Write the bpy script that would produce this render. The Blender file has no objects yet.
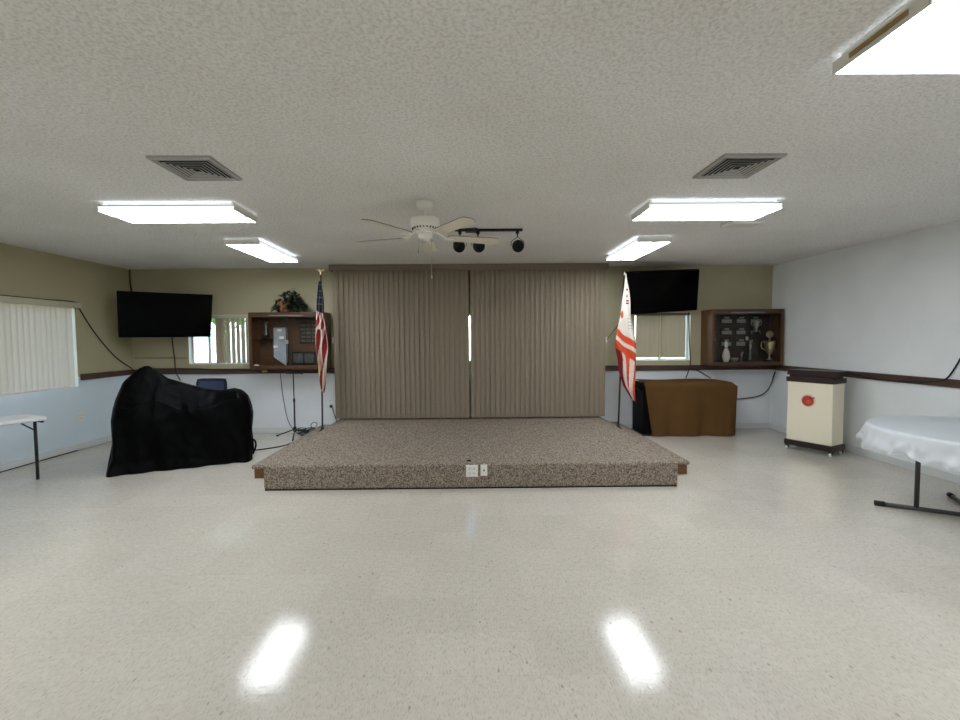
import bpy, math, random
from mathutils import Vector, Matrix, noise
random.seed(7)
PI = math.pi
scene = bpy.context.scene
COL = scene.collection

# ------------------------------------------------------------------ materials
def lin(r, g, b):
    def f(c):
        c /= 255.0
        return c / 12.92 if c <= 0.04045 else ((c + 0.055) / 1.055) ** 2.4
    return (f(r), f(g), f(b), 1.0)

def new_mat(name):
    m = bpy.data.materials.new(name); m.use_nodes = True
    nt = m.node_tree
    return m, nt, nt.nodes['Principled BSDF']

def N(nt, t, **kw):
    n = nt.nodes.new(t)
    for k, v in kw.items():
        if hasattr(n, k): setattr(n, k, v)
        else: n.inputs[k].default_value = v
    return n

def mat(name, rgb, rough=0.5, metal=0.0, spec=0.5, var=0.0, vscale=8.0, bump=0.0, bscale=200.0, coat=0.0, stretch=None):
    m, nt, p = new_mat(name)
    c = lin(*rgb)
    p.inputs['Base Color'].default_value = c
    p.inputs['Roughness'].default_value = rough
    p.inputs['Metallic'].default_value = metal
    p.inputs['Specular IOR Level'].default_value = spec
    p.inputs['Coat Weight'].default_value = coat
    L = nt.links
    tc = N(nt, 'ShaderNodeTexCoord')
    src = tc.outputs['Object']
    if stretch:
        mp = N(nt, 'ShaderNodeMapping'); mp.inputs['Scale'].default_value = stretch
        L.new(src, mp.inputs['Vector']); src = mp.outputs['Vector']
    if var > 0:
        nz = N(nt, 'ShaderNodeTexNoise'); nz.inputs['Scale'].default_value = vscale; nz.inputs['Detail'].default_value = 5
        L.new(src, nz.inputs['Vector'])
        r = N(nt, 'ShaderNodeValToRGB')
        r.color_ramp.elements[0].position = 0.3; r.color_ramp.elements[1].position = 0.7
        r.color_ramp.elements[0].color = tuple(x * (1 - var) for x in c[:3]) + (1,)
        r.color_ramp.elements[1].color = tuple(min(1, x * (1 + var)) for x in c[:3]) + (1,)
        L.new(nz.outputs['Fac'], r.inputs['Fac']); L.new(r.outputs['Color'], p.inputs['Base Color'])
    if bump > 0:
        nb = N(nt, 'ShaderNodeTexNoise'); nb.inputs['Scale'].default_value = bscale; nb.inputs['Detail'].default_value = 3
        L.new(src, nb.inputs['Vector'])
        b = N(nt, 'ShaderNodeBump'); b.inputs['Strength'].default_value = bump; b.inputs['Distance'].default_value = 0.01
        L.new(nb.outputs['Fac'], b.inputs['Height']); L.new(b.outputs['Normal'], p.inputs['Normal'])
    return m

def emit_mat(name, rgb, strength):
    m, nt, p = new_mat(name)
    p.inputs['Base Color'].default_value = lin(*rgb)
    p.inputs['Emission Color'].default_value = lin(*rgb)
    p.inputs['Emission Strength'].default_value = strength
    return m

M = {}
M['white_plastic'] = mat('white_plastic', (232, 232, 228), 0.35)
M['white_metal'] = mat('white_metal', (222, 220, 212), 0.4)
M['vent_metal'] = mat('vent_metal', (170, 168, 165), 0.45)
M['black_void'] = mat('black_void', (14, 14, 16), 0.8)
M['fan_white'] = mat('fan_white', (242, 240, 232), 0.4)
M['fan_blade'] = mat('fan_blade', (222, 216, 198), 0.5)
M['blade_edge'] = mat('blade_edge', (140, 134, 122), 0.6)
M['tape'] = mat('tape', (150, 122, 74), 0.6, var=0.15, vscale=30)
M['black_metal'] = mat('black_metal', (18, 18, 19), 0.4)
M['black_plastic'] = mat('black_plastic', (5, 5, 6), 0.6, spec=.12)
M['screen'] = mat('screen', (2, 2, 3), 0.2, spec=0.08)
M['chrome'] = mat('chrome', (200, 200, 200), 0.2, metal=1)
M['gold'] = mat('gold', (222, 206, 164), 0.4, metal=1)
M['silver'] = mat('silver', (190, 188, 180), 0.3, metal=1)
M['walnut'] = mat('walnut', (76, 50, 31), 0.4, var=0.35, vscale=6, stretch=(1, 1, 9))
M['walnut_dark'] = mat('walnut_dark', (52, 34, 24), 0.45, var=0.3, vscale=6, stretch=(9, 1, 1))
M['walnut_side'] = mat('walnut_side', (96, 62, 36), 0.4, var=0.3, vscale=5, stretch=(6, 6, .8))
M['rail'] = mat('rail', (74, 54, 44), 0.5, var=0.25, vscale=5)
M['curtain'] = mat('curtain', (138, 125, 108), 0.85, var=0.06, vscale=60, bump=0.25, bscale=500)
M['valance'] = mat('valance', (124, 112, 97), 0.8, bump=0.2, bscale=400)
M['step_wood'] = mat('step_wood', (112, 76, 44), 0.5, var=0.3, vscale=8, stretch=(1, 1, 6))
M['base_white'] = mat('base_white', (214, 217, 218), 0.5)
M['cream'] = mat('cream', (240, 232, 210), 0.5)
M['cart_brown'] = mat('cart_brown', (40, 26, 22), 0.4, var=0.2, vscale=10)
M['orange'] = mat('orange', (176, 60, 34), 0.5)
M['orange_flag'] = mat('orange_flag', (206, 74, 36), 0.75)
M['halo'] = mat('halo', (232, 196, 176), 0.5)
M['navy'] = mat('navy', (22, 24, 44), 0.75)
M['flag_white'] = mat('flag_white', (220, 212, 204), 0.75)
M['flag_red'] = mat('flag_red', (138, 26, 34), 0.75)
M['flag_grey'] = mat('flag_grey', (170, 158, 152), 0.75)
M['flag_dark'] = mat('flag_dark', (110, 44, 34), 0.75)
M['fringe'] = mat('fringe', (196, 152, 82), 0.7)
M['pole_wood'] = mat('pole_wood', (52, 30, 24), 0.35)
M['cover'] = mat('cover', (1, 1, 2), 0.5, spec=0.07, bump=0.12, bscale=7)
M['blanket'] = mat('blanket', (96, 69, 40), 0.95, spec=.1, var=0.06, vscale=4, bump=0.4, bscale=180)
M['chair_blue'] = mat('chair_blue', (58, 66, 98), 0.7, bump=0.2, bscale=400)
M['cable'] = mat('cable', (14, 13, 13), 0.5)
M['cable_brown'] = mat('cable_brown', (60, 52, 44), 0.6)
M['yellow'] = mat('yellow', (214, 186, 44), 0.5)
M['leaf'] = mat('leaf', (26, 44, 28), 0.5, var=0.4, vscale=30)
M['basket'] = mat('basket', (126, 84, 56), 0.8, var=0.25, vscale=60, bump=0.5, bscale=150)
M['plaque'] = mat('plaque', (26, 22, 22), 0.3)
M['plate'] = mat('plate', (150, 148, 140), 0.35, metal=0.6, var=0.3, vscale=60)
M['plate_dark'] = mat('plate_dark', (84, 80, 72), 0.35, metal=0.4, var=0.4, vscale=30)
M['photo_dark'] = mat('photo_dark', (74, 76, 78), 0.3, var=0.5, vscale=25)
M['pin_white'] = mat('pin_white', (214, 210, 200), 0.3)
M['reflection_grey'] = mat('reflection_grey', (158, 164, 174), 0.5, var=0.1, vscale=12)
M['paper'] = mat('paper', (228, 226, 220), 0.7)
M['glass_green'] = mat('glass_green', (120, 128, 128), 0.2)
M['tube_foot'] = mat('tube_foot', (62, 62, 60), 0.45)
M['lamp_face'] = mat('lamp_face', (120, 118, 114), .35)
M['rubber'] = mat('rubber', (12, 12, 12), 0.7)
M['table_white'] = mat('table_white', (222, 224, 226), 0.45)
M['stucco'] = mat('stucco', (226, 228, 232), 0.9, var=0.05)
M['roofing'] = mat('roofing', (150, 154, 164), 0.9, var=0.1)
M['house_glass'] = mat('house_glass', (176, 196, 210), 0.1)
M['tree'] = mat('tree', (96, 140, 70), 0.8, var=0.4, vscale=9)
M['bark'] = mat('bark', (92, 76, 60), 0.9)
M['lawn'] = mat('lawn', (120, 146, 84), 0.95, var=0.2, vscale=3)

def lens_material():
    m, nt, p = new_mat('lamp_lens'); L = nt.links
    p.inputs['Base Color'].default_value = (.9, .9, .9, 1); p.inputs['Roughness'].default_value = .4
    tc = N(nt, 'ShaderNodeTexCoord'); sp = N(nt, 'ShaderNodeSeparateXYZ'); L.new(tc.outputs['Object'], sp.inputs[0])
    ab = N(nt, 'ShaderNodeMath', operation='ABSOLUTE'); L.new(sp.outputs['Y'], ab.inputs[0])
    r = N(nt, 'ShaderNodeValToRGB'); e = r.color_ramp.elements
    e[0].position = 0.0; e[0].color = (LENS_GAP,) * 3 + (1,)
    e[1].position = 0.05; e[1].color = (1, 1, 1, 1)
    x = e.new(0.012); x.color = (LENS_GAP,) * 3 + (1,)
    L.new(ab.outputs[0], r.inputs['Fac'])
    mu = N(nt, 'ShaderNodeMath', operation='MULTIPLY'); mu.inputs[1].default_value = LENS
    L.new(r.outputs['Color'], mu.inputs[0])
    p.inputs['Emission Color'].default_value = (0.90, 0.965, 1.0, 1)
    L.new(mu.outputs[0], p.inputs['Emission Strength'])
    return m
LENS = 15.5; LENS_GAP = 0.033
M['lens'] = lens_material()
M['lens_side'] = emit_mat('lens_side', (244, 248, 252), 0.5)
M['lens_top'] = emit_mat('lens_top', (240, 248, 255), 1.2)

def ceiling_material():
    m, nt, p = new_mat('popcorn_ceiling'); L = nt.links
    p.inputs['Roughness'].default_value = .95; p.inputs['Specular IOR Level'].default_value = .15
    g = N(nt, 'ShaderNodeNewGeometry')
    a = N(nt, 'ShaderNodeTexNoise'); a.inputs['Scale'].default_value = 58; a.inputs['Detail'].default_value = 3; a.inputs['Roughness'].default_value = .6
    b = N(nt, 'ShaderNodeTexNoise'); b.inputs['Scale'].default_value = 1.1; b.inputs['Detail'].default_value = 3
    L.new(g.outputs['Position'], a.inputs['Vector']); L.new(g.outputs['Position'], b.inputs['Vector'])
    r = N(nt, 'ShaderNodeValToRGB'); e = r.color_ramp.elements
    e[0].position = .3; e[0].color = lin(238, 236, 233); e[1].position = .7; e[1].color = lin(246, 245, 243)
    L.new(b.outputs['Fac'], r.inputs['Fac'])
    r2 = N(nt, 'ShaderNodeValToRGB'); e = r2.color_ramp.elements
    e[0].position = .36; e[0].color = (.80, .80, .80, 1); e[1].position = .56; e[1].color = (1, 1, 1, 1)
    L.new(a.outputs['Fac'], r2.inputs['Fac'])
    mx = N(nt, 'ShaderNodeMix', data_type='RGBA', blend_type='MULTIPLY'); mx.inputs[0].default_value = 1
    L.new(r.outputs['Color'], mx.inputs[6]); L.new(r2.outputs['Color'], mx.inputs[7]); L.new(mx.outputs[2], p.inputs['Base Color'])
    bp = N(nt, 'ShaderNodeBump'); bp.inputs['Strength'].default_value = 1.0; bp.inputs['Distance'].default_value = .014
    L.new(a.outputs['Fac'], bp.inputs['Height']); L.new(bp.outputs['Normal'], p.inputs['Normal'])
    return m
M['ceiling'] = ceiling_material()

def wall_material(name, upper, lower, split):
    m, nt, p = new_mat(name); L = nt.links
    p.inputs['Roughness'].default_value = .6; p.inputs['Specular IOR Level'].default_value = .3
    g = N(nt, 'ShaderNodeNewGeometry'); sp = N(nt, 'ShaderNodeSeparateXYZ'); L.new(g.outputs['Position'], sp.inputs[0])
    gt = N(nt, 'ShaderNodeMath', operation='GREATER_THAN'); gt.inputs[1].default_value = split; L.new(sp.outputs['Z'], gt.inputs[0])
    mx = N(nt, 'ShaderNodeMix', data_type='RGBA'); mx.inputs[6].default_value = lin(*lower); mx.inputs[7].default_value = lin(*upper)
    L.new(gt.outputs[0], mx.inputs[0])
    nz = N(nt, 'ShaderNodeTexNoise'); nz.inputs['Scale'].default_value = 1.6; nz.inputs['Detail'].default_value = 4; L.new(g.outputs['Position'], nz.inputs['Vector'])
    r = N(nt, 'ShaderNodeValToRGB'); e = r.color_ramp.elements
    e[0].position = .3; e[0].color = (.92, .92, .92, 1); e[1].position = .7; e[1].color = (1, 1, 1, 1); L.new(nz.outputs['Fac'], r.inputs['Fac'])
    m2 = N(nt, 'ShaderNodeMix', data_type='RGBA', blend_type='MULTIPLY'); m2.inputs[0].default_value = 1
    L.new(mx.outputs[2], m2.inputs[6]); L.new(r.outputs['Color'], m2.inputs[7]); L.new(m2.outputs[2], p.inputs['Base Color'])
    nb = N(nt, 'ShaderNodeTexNoise'); nb.inputs['Scale'].default_value = 45; nb.inputs['Detail'].default_value = 3; L.new(g.outputs['Position'], nb.inputs['Vector'])
    bp = N(nt, 'ShaderNodeBump'); bp.inputs['Strength'].default_value = .35; bp.inputs['Distance'].default_value = .008
    L.new(nb.outputs['Fac'], bp.inputs['Height']); L.new(bp.outputs['Normal'], p.inputs['Normal'])
    return m
M['wall_two_tone'] = wall_material('wall_two_tone', (182, 174, 146), (230, 233, 238), 1.05)
M['wall_window'] = wall_material('wall_window', (186, 178, 146), (222, 236, 246), 1.05)  # blue cast and brightness of daylight mixed into the lower colour
M['wall_white'] = wall_material('wall_white', (240, 243, 246), (236, 240, 243), 1.05)

def floor_material():
    m, nt, p = new_mat('vinyl_tile'); L = nt.links
    g = N(nt, 'ShaderNodeNewGeometry')
    mp = N(nt, 'ShaderNodeMapping'); mp.inputs['Location'].default_value = (0.287, -1.958, 0)
    L.new(g.outputs['Position'], mp.inputs['Vector'])
    sc = N(nt, 'ShaderNodeVectorMath', operation='SCALE'); sc.inputs['Scale'].default_value = 1 / .3048; L.new(mp.outputs['Vector'], sc.inputs[0])
    fl = N(nt, 'ShaderNodeVectorMath', operation='FLOOR'); L.new(sc.outputs[0], fl.inputs[0])
    fr = N(nt, 'ShaderNodeVectorMath', operation='FRACTION'); L.new(sc.outputs[0], fr.inputs[0])
    wn = N(nt, 'ShaderNodeTexWhiteNoise', noise_dimensions='2D'); L.new(fl.outputs[0], wn.inputs['Vector'])
    # seams
    sp = N(nt, 'ShaderNodeSeparateXYZ'); L.new(fr.outputs[0], sp.inputs[0])
    def edge(o):
        s = N(nt, 'ShaderNodeMath', operation='SUBTRACT'); s.inputs[1].default_value = .5; L.new(o, s.inputs[0])
        a = N(nt, 'ShaderNodeMath', operation='ABSOLUTE'); L.new(s.outputs[0], a.inputs[0])
        t = N(nt, 'ShaderNodeMath', operation='GREATER_THAN'); t.inputs[1].default_value = .495; L.new(a.outputs[0], t.inputs[0]); return t.outputs[0]
    ex, ey = edge(sp.outputs['X']), edge(sp.outputs['Y'])
    mxs = N(nt, 'ShaderNodeMath', operation='MAXIMUM'); L.new(ex, mxs.inputs[0]); L.new(ey, mxs.inputs[1])
    # base tone per tile
    r = N(nt, 'ShaderNodeValToRGB'); e = r.color_ramp.elements
    e[0].color = lin(206, 199, 188); e[1].color = lin(212, 205, 195); L.new(wn.outputs['Value'], r.inputs['Fac'])
    # soft mottling
    nz = N(nt, 'ShaderNodeTexNoise'); nz.inputs['Scale'].default_value = 28; nz.inputs['Detail'].default_value = 5; L.new(g.outputs['Position'], nz.inputs['Vector'])
    rz = N(nt, 'ShaderNodeValToRGB'); e = rz.color_ramp.elements
    e[0].position = .3; e[0].color = (.90, .90, .90, 1); e[1].position = .68; e[1].color = (1, 1, 1, 1); L.new(nz.outputs['Fac'], rz.inputs['Fac'])
    m1 = N(nt, 'ShaderNodeMix', data_type='RGBA', blend_type='MULTIPLY'); m1.inputs[0].default_value = 1
    L.new(r.outputs['Color'], m1.inputs[6]); L.new(rz.outputs['Color'], m1.inputs[7])
    # wide worn patches
    n3 = N(nt, 'ShaderNodeTexNoise'); n3.inputs['Scale'].default_value = .9; n3.inputs['Detail'].default_value = 3; L.new(g.outputs['Position'], n3.inputs['Vector'])
    r3 = N(nt, 'ShaderNodeValToRGB'); e = r3.color_ramp.elements
    e[0].position = .35; e[0].color = (.93, .93, .94, 1); e[1].position = .65; e[1].color = (1, 1, .99, 1); L.new(n3.outputs['Fac'], r3.inputs['Fac'])
    m1b = N(nt, 'ShaderNodeMix', data_type='RGBA', blend_type='MULTIPLY'); m1b.inputs[0].default_value = 1
    L.new(m1.outputs[2], m1b.inputs[6]); L.new(r3.outputs['Color'], m1b.inputs[7])
    # dark chips
    mp2 = N(nt, 'ShaderNodeMapping'); mp2.inputs['Rotation'].default_value = (0, 0, .8); mp2.inputs['Scale'].default_value = (1, .55, 1)
    L.new(g.outputs['Position'], mp2.inputs['Vector'])
    vo = N(nt, 'ShaderNodeTexVoronoi'); vo.inputs['Scale'].default_value = 26; L.new(mp2.outputs['Vector'], vo.inputs['Vector'])
    spc = N(nt, 'ShaderNodeSeparateColor'); L.new(vo.outputs['Color'], spc.inputs[0])
    rad = N(nt, 'ShaderNodeMath', operation='MULTIPLY_ADD'); rad.inputs[1].default_value = .42; rad.inputs[2].default_value = -.24
    L.new(spc.outputs[0], rad.inputs[0])
    lt = N(nt, 'ShaderNodeMath', operation='LESS_THAN'); L.new(vo.outputs['Distance'], lt.inputs[0]); L.new(rad.outputs[0], lt.inputs[1])
    cf = N(nt, 'ShaderNodeMath', operation='MULTIPLY'); cf.inputs[1].default_value = .42; L.new(lt.outputs[0], cf.inputs[0])
    m2 = N(nt, 'ShaderNodeMix', data_type='RGBA'); m2.inputs[7].default_value = lin(112, 100, 84)
    L.new(cf.outputs[0], m2.inputs[0]); L.new(m1b.outputs[2], m2.inputs[6])
    sf = N(nt, 'ShaderNodeMath', operation='MULTIPLY'); sf.inputs[1].default_value = .17; L.new(mxs.outputs[0], sf.inputs[0])
    m3 = N(nt, 'ShaderNodeMix', data_type='RGBA'); m3.inputs[7].default_value = lin(140, 130, 112)
    mp3 = N(nt, 'ShaderNodeMapping'); mp3.inputs['Rotation'].default_value = (0, 0, -.5); mp3.inputs['Scale'].default_value = (1, .35, 1); L.new(g.outputs['Position'], mp3.inputs['Vector'])
    n7 = N(nt, 'ShaderNodeTexNoise'); n7.inputs['Scale'].default_value = 120; n7.inputs['Detail'].default_value = 2; L.new(mp3.outputs['Vector'], n7.inputs['Vector'])
    r7 = N(nt, 'ShaderNodeValToRGB'); e = r7.color_ramp.elements
    e[0].position = .33; e[0].color = (.80, .79, .77, 1); e[1].position = .47; e[1].color = (1, 1, 1, 1); L.new(n7.outputs['Fac'], r7.inputs['Fac'])
    m2b = N(nt, 'ShaderNodeMix', data_type='RGBA', blend_type='MULTIPLY'); m2b.inputs[0].default_value = 1
    L.new(m2.outputs[2], m2b.inputs[6]); L.new(r7.outputs['Color'], m2b.inputs[7]); m2 = m2b
    L.new(sf.outputs[0], m3.inputs[0]); L.new(m2.outputs[2], m3.inputs[6]); L.new(m3.outputs[2], p.inputs['Base Color'])
    # polished but scuffed
    n4 = N(nt, 'ShaderNodeTexNoise'); n4.inputs['Scale'].default_value = 5; n4.inputs['Detail'].default_value = 6; L.new(mp2.outputs['Vector'], n4.inputs['Vector'])
    rr = N(nt, 'ShaderNodeMapRange'); rr.inputs['To Min'].default_value = .035; rr.inputs['To Max'].default_value = .13; L.new(n4.outputs['Fac'], rr.inputs['Value'])
    L.new(rr.outputs[0], p.inputs['Roughness'])
    p.inputs['Specular IOR Level'].default_value = .42
    n5 = N(nt, 'ShaderNodeTexNoise'); n5.inputs['Scale'].default_value = 90; n5.inputs['Detail'].default_value = 2; L.new(mp2.outputs['Vector'], n5.inputs['Vector'])
    bp = N(nt, 'ShaderNodeBump'); bp.inputs['Strength'].default_value = .11; bp.inputs['Distance'].default_value = .004
    L.new(n5.outputs['Fac'], bp.inputs['Height']); L.new(bp.outputs['Normal'], p.inputs['Normal'])
    return m
M['floor'] = floor_material()

def carpet_material():
    m, nt, p = new_mat('speckled_carpet'); L = nt.links
    p.inputs['Roughness'].default_value = 1; p.inputs['Specular IOR Level'].default_value = .1
    g = N(nt, 'ShaderNodeNewGeometry')
    vo = N(nt, 'ShaderNodeTexVoronoi'); vo.inputs['Scale'].default_value = 105; L.new(g.outputs['Position'], vo.inputs['Vector'])
    spc = N(nt, 'ShaderNodeSeparateColor'); L.new(vo.outputs['Color'], spc.inputs[0])
    r = N(nt, 'ShaderNodeValToRGB'); r.color_ramp.interpolation = 'CONSTANT'; e = r.color_ramp.elements
    e[0].position = 0; e[0].color = lin(98, 88, 82)
    e[1].position = .24; e[1].color = lin(138, 125, 113)
    for pos, c in ((.5, (154, 142, 128)), (.72, (168, 157, 143)), (.9, (130, 113, 104))):
        x = e.new(pos); x.color = lin(*c)
    L.new(spc.outputs[0], r.inputs['Fac']); L.new(r.outputs['Color'], p.inputs['Base Color'])
    n5 = N(nt, 'ShaderNodeTexNoise'); n5.inputs['Scale'].default_value = 260; L.new(g.outputs['Position'], n5.inputs['Vector'])
    bp = N(nt, 'ShaderNodeBump'); bp.inputs['Strength'].default_value = .7; bp.inputs['Distance'].default_value = .006
    L.new(n5.outputs['Fac'], bp.inputs['Height']); L.new(bp.outputs['Normal'], p.inputs['Normal'])
    return m
M['carpet'] = carpet_material()

def thin_material(name, rgb, translucent, transparent=0.0, rough=.6):
    m, nt, p = new_mat(name); L = nt.links
    p.inputs['Base Color'].default_value = lin(*rgb); p.inputs['Roughness'].default_value = rough
    t = N(nt, 'ShaderNodeBsdfTranslucent'); t.inputs['Color'].default_value = lin(*rgb)
    mx = N(nt, 'ShaderNodeMixShader'); mx.inputs[0].default_value = translucent
    L.new(p.outputs[0], mx.inputs[1]); L.new(t.outputs[0], mx.inputs[2]); out = mx
    if transparent:
        tr = N(nt, 'ShaderNodeBsdfTransparent'); m2 = N(nt, 'ShaderNodeMixShader'); m2.inputs[0].default_value = transparent
        L.new(mx.outputs[0], m2.inputs[1]); L.new(tr.outputs[0], m2.inputs[2]); out = m2
    L.new(out.outputs[0], nt.nodes['Material Output'].inputs['Surface'])
    return m
M['blind'] = thin_material('window_blind', (168, 151, 130), .22, rough=.7)
M['blind_pale'] = thin_material('pale_blind', (206, 194, 184), .26, rough=.7)
M['blind_head'] = mat('blind_head', (196, 190, 172), .6)
M['cloth'] = thin_material('plastic_cloth', (236, 240, 246), .3, .14, rough=.3)

def pane_material(name, gloss):
    m, nt, p = new_mat(name); L = nt.links
    nt.nodes.remove(p)
    tr = N(nt, 'ShaderNodeBsdfTransparent'); gl = N(nt, 'ShaderNodeBsdfGlossy'); gl.inputs['Roughness'].default_value = .03
    f = N(nt, 'ShaderNodeFresnel'); f.inputs['IOR'].default_value = gloss
    mx = N(nt, 'ShaderNodeMixShader'); L.new(f.outputs[0], mx.inputs[0]); L.new(tr.outputs[0], mx.inputs[1]); L.new(gl.outputs[0], mx.inputs[2])
    L.new(mx.outputs[0], nt.nodes['Material Output'].inputs['Surface'])
    return m
M['pane'] = pane_material('window_pane', 1.45)
M['case_glass'] = pane_material('case_glass', 1.18)

# ------------------------------------------------------------------ mesh building
class MB:
    def __init__(s): s.v = []; s.f = []; s.m = []; s.sm = []
    def add(s, verts, faces, mi=0, smooth=False):
        o = len(s.v); s.v += [Vector(v) for v in verts]
        for f in faces: s.f.append(tuple(i + o for i in f)); s.m.append(mi); s.sm.append(smooth)
        return s
    def box(s, x0, x1, y0, y1, z0, z1, mi=0, bev=0.0):
        if bev <= 0:
            v = [(x, y, z) for z in (z0, z1) for y in (y0, y1) for x in (x0, x1)]
            return s.add(v, [(0, 2, 3, 1), (4, 5, 7, 6), (0, 1, 5, 4), (2, 6, 7, 3), (0, 4, 6, 2), (1, 3, 7, 5)], mi)
        return s.obox(Vector(((x0 + x1) / 2, (y0 + y1) / 2, (z0 + z1) / 2)), (abs(x1 - x0) / 2, abs(y1 - y0) / 2, abs(z1 - z0) / 2), Matrix.Identity(3), mi, bev)
    def obox(s, c, h, R, mi=0, bev=0.0):
        # chamfered box: three vertices per corner
        b = min(bev, *[x * .98 for x in h]) if bev > 0 else 0
        c = Vector(c)
        if b == 0:
            v = [c + R @ Vector((x * h[0], y * h[1], z * h[2])) for z in (-1, 1) for y in (-1, 1) for x in (-1, 1)]
            return s.add(v, [(0, 2, 3, 1), (4, 5, 7, 6), (0, 1, 5, 4), (2, 6, 7, 3), (0, 4, 6, 2), (1, 3, 7, 5)], mi)
        v = []; idx = {}
        for x in (-1, 1):
            for y in (-1, 1):
                for z in (-1, 1):
                    for a in range(3):
                        q = [x * (h[0] - (b if a != 0 else 0)), y * (h[1] - (b if a != 1 else 0)), z * (h[2] - (b if a != 2 else 0))]
                        idx[(x, y, z, a)] = len(v); v.append(c + R @ Vector(q))
        fs = []
        for a in range(3):
            o = [i for i in range(3) if i != a]
            for sg in (-1, 1):
                q = []
                for p in ((-1, -1), (1, -1), (1, 1), (-1, 1)):
                    k = [0, 0, 0]; k[a] = sg; k[o[0]] = p[0]; k[o[1]] = p[1]; q.append(idx[(k[0], k[1], k[2], a)])
                fs.append(q)
        for a in range(3):
            o = [i for i in range(3) if i != a]
            for p in (-1, 1):
                for q in (-1, 1):
                    k0 = [0, 0, 0]; k0[o[0]] = p; k0[o[1]] = q; k1 = list(k0); k0[a] = -1; k1[a] = 1
                    fs.append([idx[(*k0, o[0])], idx[(*k0, o[1])], idx[(*k1, o[1])], idx[(*k1, o[0])]])
        for x in (-1, 1):
            for y in (-1, 1):
                for z in (-1, 1): fs.append([idx[(x, y, z, 0)], idx[(x, y, z, 1)], idx[(x, y, z, 2)]])
        cen = c
        out = []
        for f in fs:
            p = [v[i] for i in f]; n = (p[1] - p[0]).cross(p[2] - p[0]); mid = sum(p, Vector()) / len(p)
            out.append(f if n.dot(mid - cen) > 0 else f[::-1])
        return s.add(v, out, mi)
    def quadbox(s, q, t, mi=0, mi_front=None):
        # q: four corners (TL, TR, BR, BL) seen from the front; thickness t goes backwards
        q = [Vector(p) for p in q]; n = (q[3] - q[0]).cross(q[1] - q[0]).normalized()   # towards the viewer
        b = [p - n * t for p in q]
        s.add(q, [(3, 2, 1, 0)], mi if mi_front is None else mi_front)
        s.add(q + b, [(4, 5, 6, 7), (0, 1, 5, 4), (1, 2, 6, 5), (2, 3, 7, 6), (3, 0, 4, 7)], mi)
        return s
    def tube(s, pts, r, n=8, mi=0, closed=False, cap=True):
        pts = [Vector(p) for p in pts]; rings = []; L = len(pts)
        up = None
        for i, p in enumerate(pts):
            a = pts[max(i - 1, 0)] if not closed else pts[i - 1]; b = pts[min(i + 1, L - 1)] if not closed else pts[(i + 1) % L]
            t = (b - a).normalized()
            if up is None:
                up = Vector((0, 0, 1)) if abs(t.z) < .9 else Vector((1, 0, 0))
            x = up.cross(t)
            if x.length < 1e-4: x = Vector((0, 1, 0)).cross(t)
            x.normalize(); y = t.cross(x).normalized(); up = y
            rr = r[i] if isinstance(r, (list, tuple)) else r
            rings.append([p + (x * math.cos(2 * PI * k / n) + y * math.sin(2 * PI * k / n)) * rr for k in range(n)])
        v = [q for rg in rings for q in rg]; f = []
        for i in range(L if closed else L - 1):
            j = (i + 1) % L
            for k in range(n): f.append((i * n + k, i * n + (k + 1) % n, j * n + (k + 1) % n, j * n + k))
        if cap and not closed: f.append(tuple(range(n))[::-1]); f.append(tuple((L - 1) * n + k for k in range(n)))
        return s.add(v, f, mi, True)
    def lathe(s, prof, c=(0, 0, 0), n=24, mi=0, smooth=True, R=None):
        c = Vector(c); v = []
        for r, z in prof:
            for k in range(n):
                q = Vector((r * math.cos(2 * PI * k / n), r * math.sin(2 * PI * k / n), z))
                v.append(c + (R @ q if R else q))
        f = []
        for i in range(len(prof) - 1):
            for k in range(n): f.append((i * n + k, i * n + (k + 1) % n, (i + 1) * n + (k + 1) % n, (i + 1) * n + k))
        f.append(tuple(range(n))[::-1]); f.append(tuple((len(prof) - 1) * n + k for k in range(n)))
        return s.add(v, f, mi, smooth)
    def grid(s, P, mi=None, smooth=True, wrap=False):
        # P[i][j] points; mi(i,j) gives a material slot
        a, b = len(P), len(P[0]); o = len(s.v)
        s.v += [Vector(p) for row in P for p in row]
        for i in range(a - 1):
            for j in range(b if wrap else b - 1):
                k = (j + 1) % b
                s.f.append((o + i * b + j, o + i * b + k, o + (i + 1) * b + k, o + (i + 1) * b + j))
                s.m.append(mi(i, j) if mi else 0); s.sm.append(smooth)
        return s
    def build(s, name, mats, parent=None, world=False):
        if not isinstance(mats, (list, tuple)): mats = [mats]
        v = s.v; loc = Vector((0, 0, 0))
        if parent is None:
            lo = Vector([min(p[i] for p in v) for i in range(3)]); hi = Vector([max(p[i] for p in v) for i in range(3)])
            loc = Vector(((lo.x + hi.x) / 2, (lo.y + hi.y) / 2, lo.z)); v = [p - loc for p in v]
        elif world:
            r = parent
            while r.parent: r = r.parent
            Mi = (Matrix.Translation(r.location) @ r.rotation_euler.to_matrix().to_4x4()).inverted()
            v = [Mi @ p for p in v]
        me = bpy.data.meshes.new(name); me.from_pydata([tuple(p) for p in v], [], s.f)
        for m in mats: me.materials.append(M[m] if isinstance(m, str) else m)
        me.polygons.foreach_set('material_index', s.m); me.polygons.foreach_set('use_smooth', s.sm); me.update()
        o = bpy.data.objects.new(name, me); COL.objects.link(o); o.location = loc
        if parent: o.parent = parent
        return o

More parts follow.
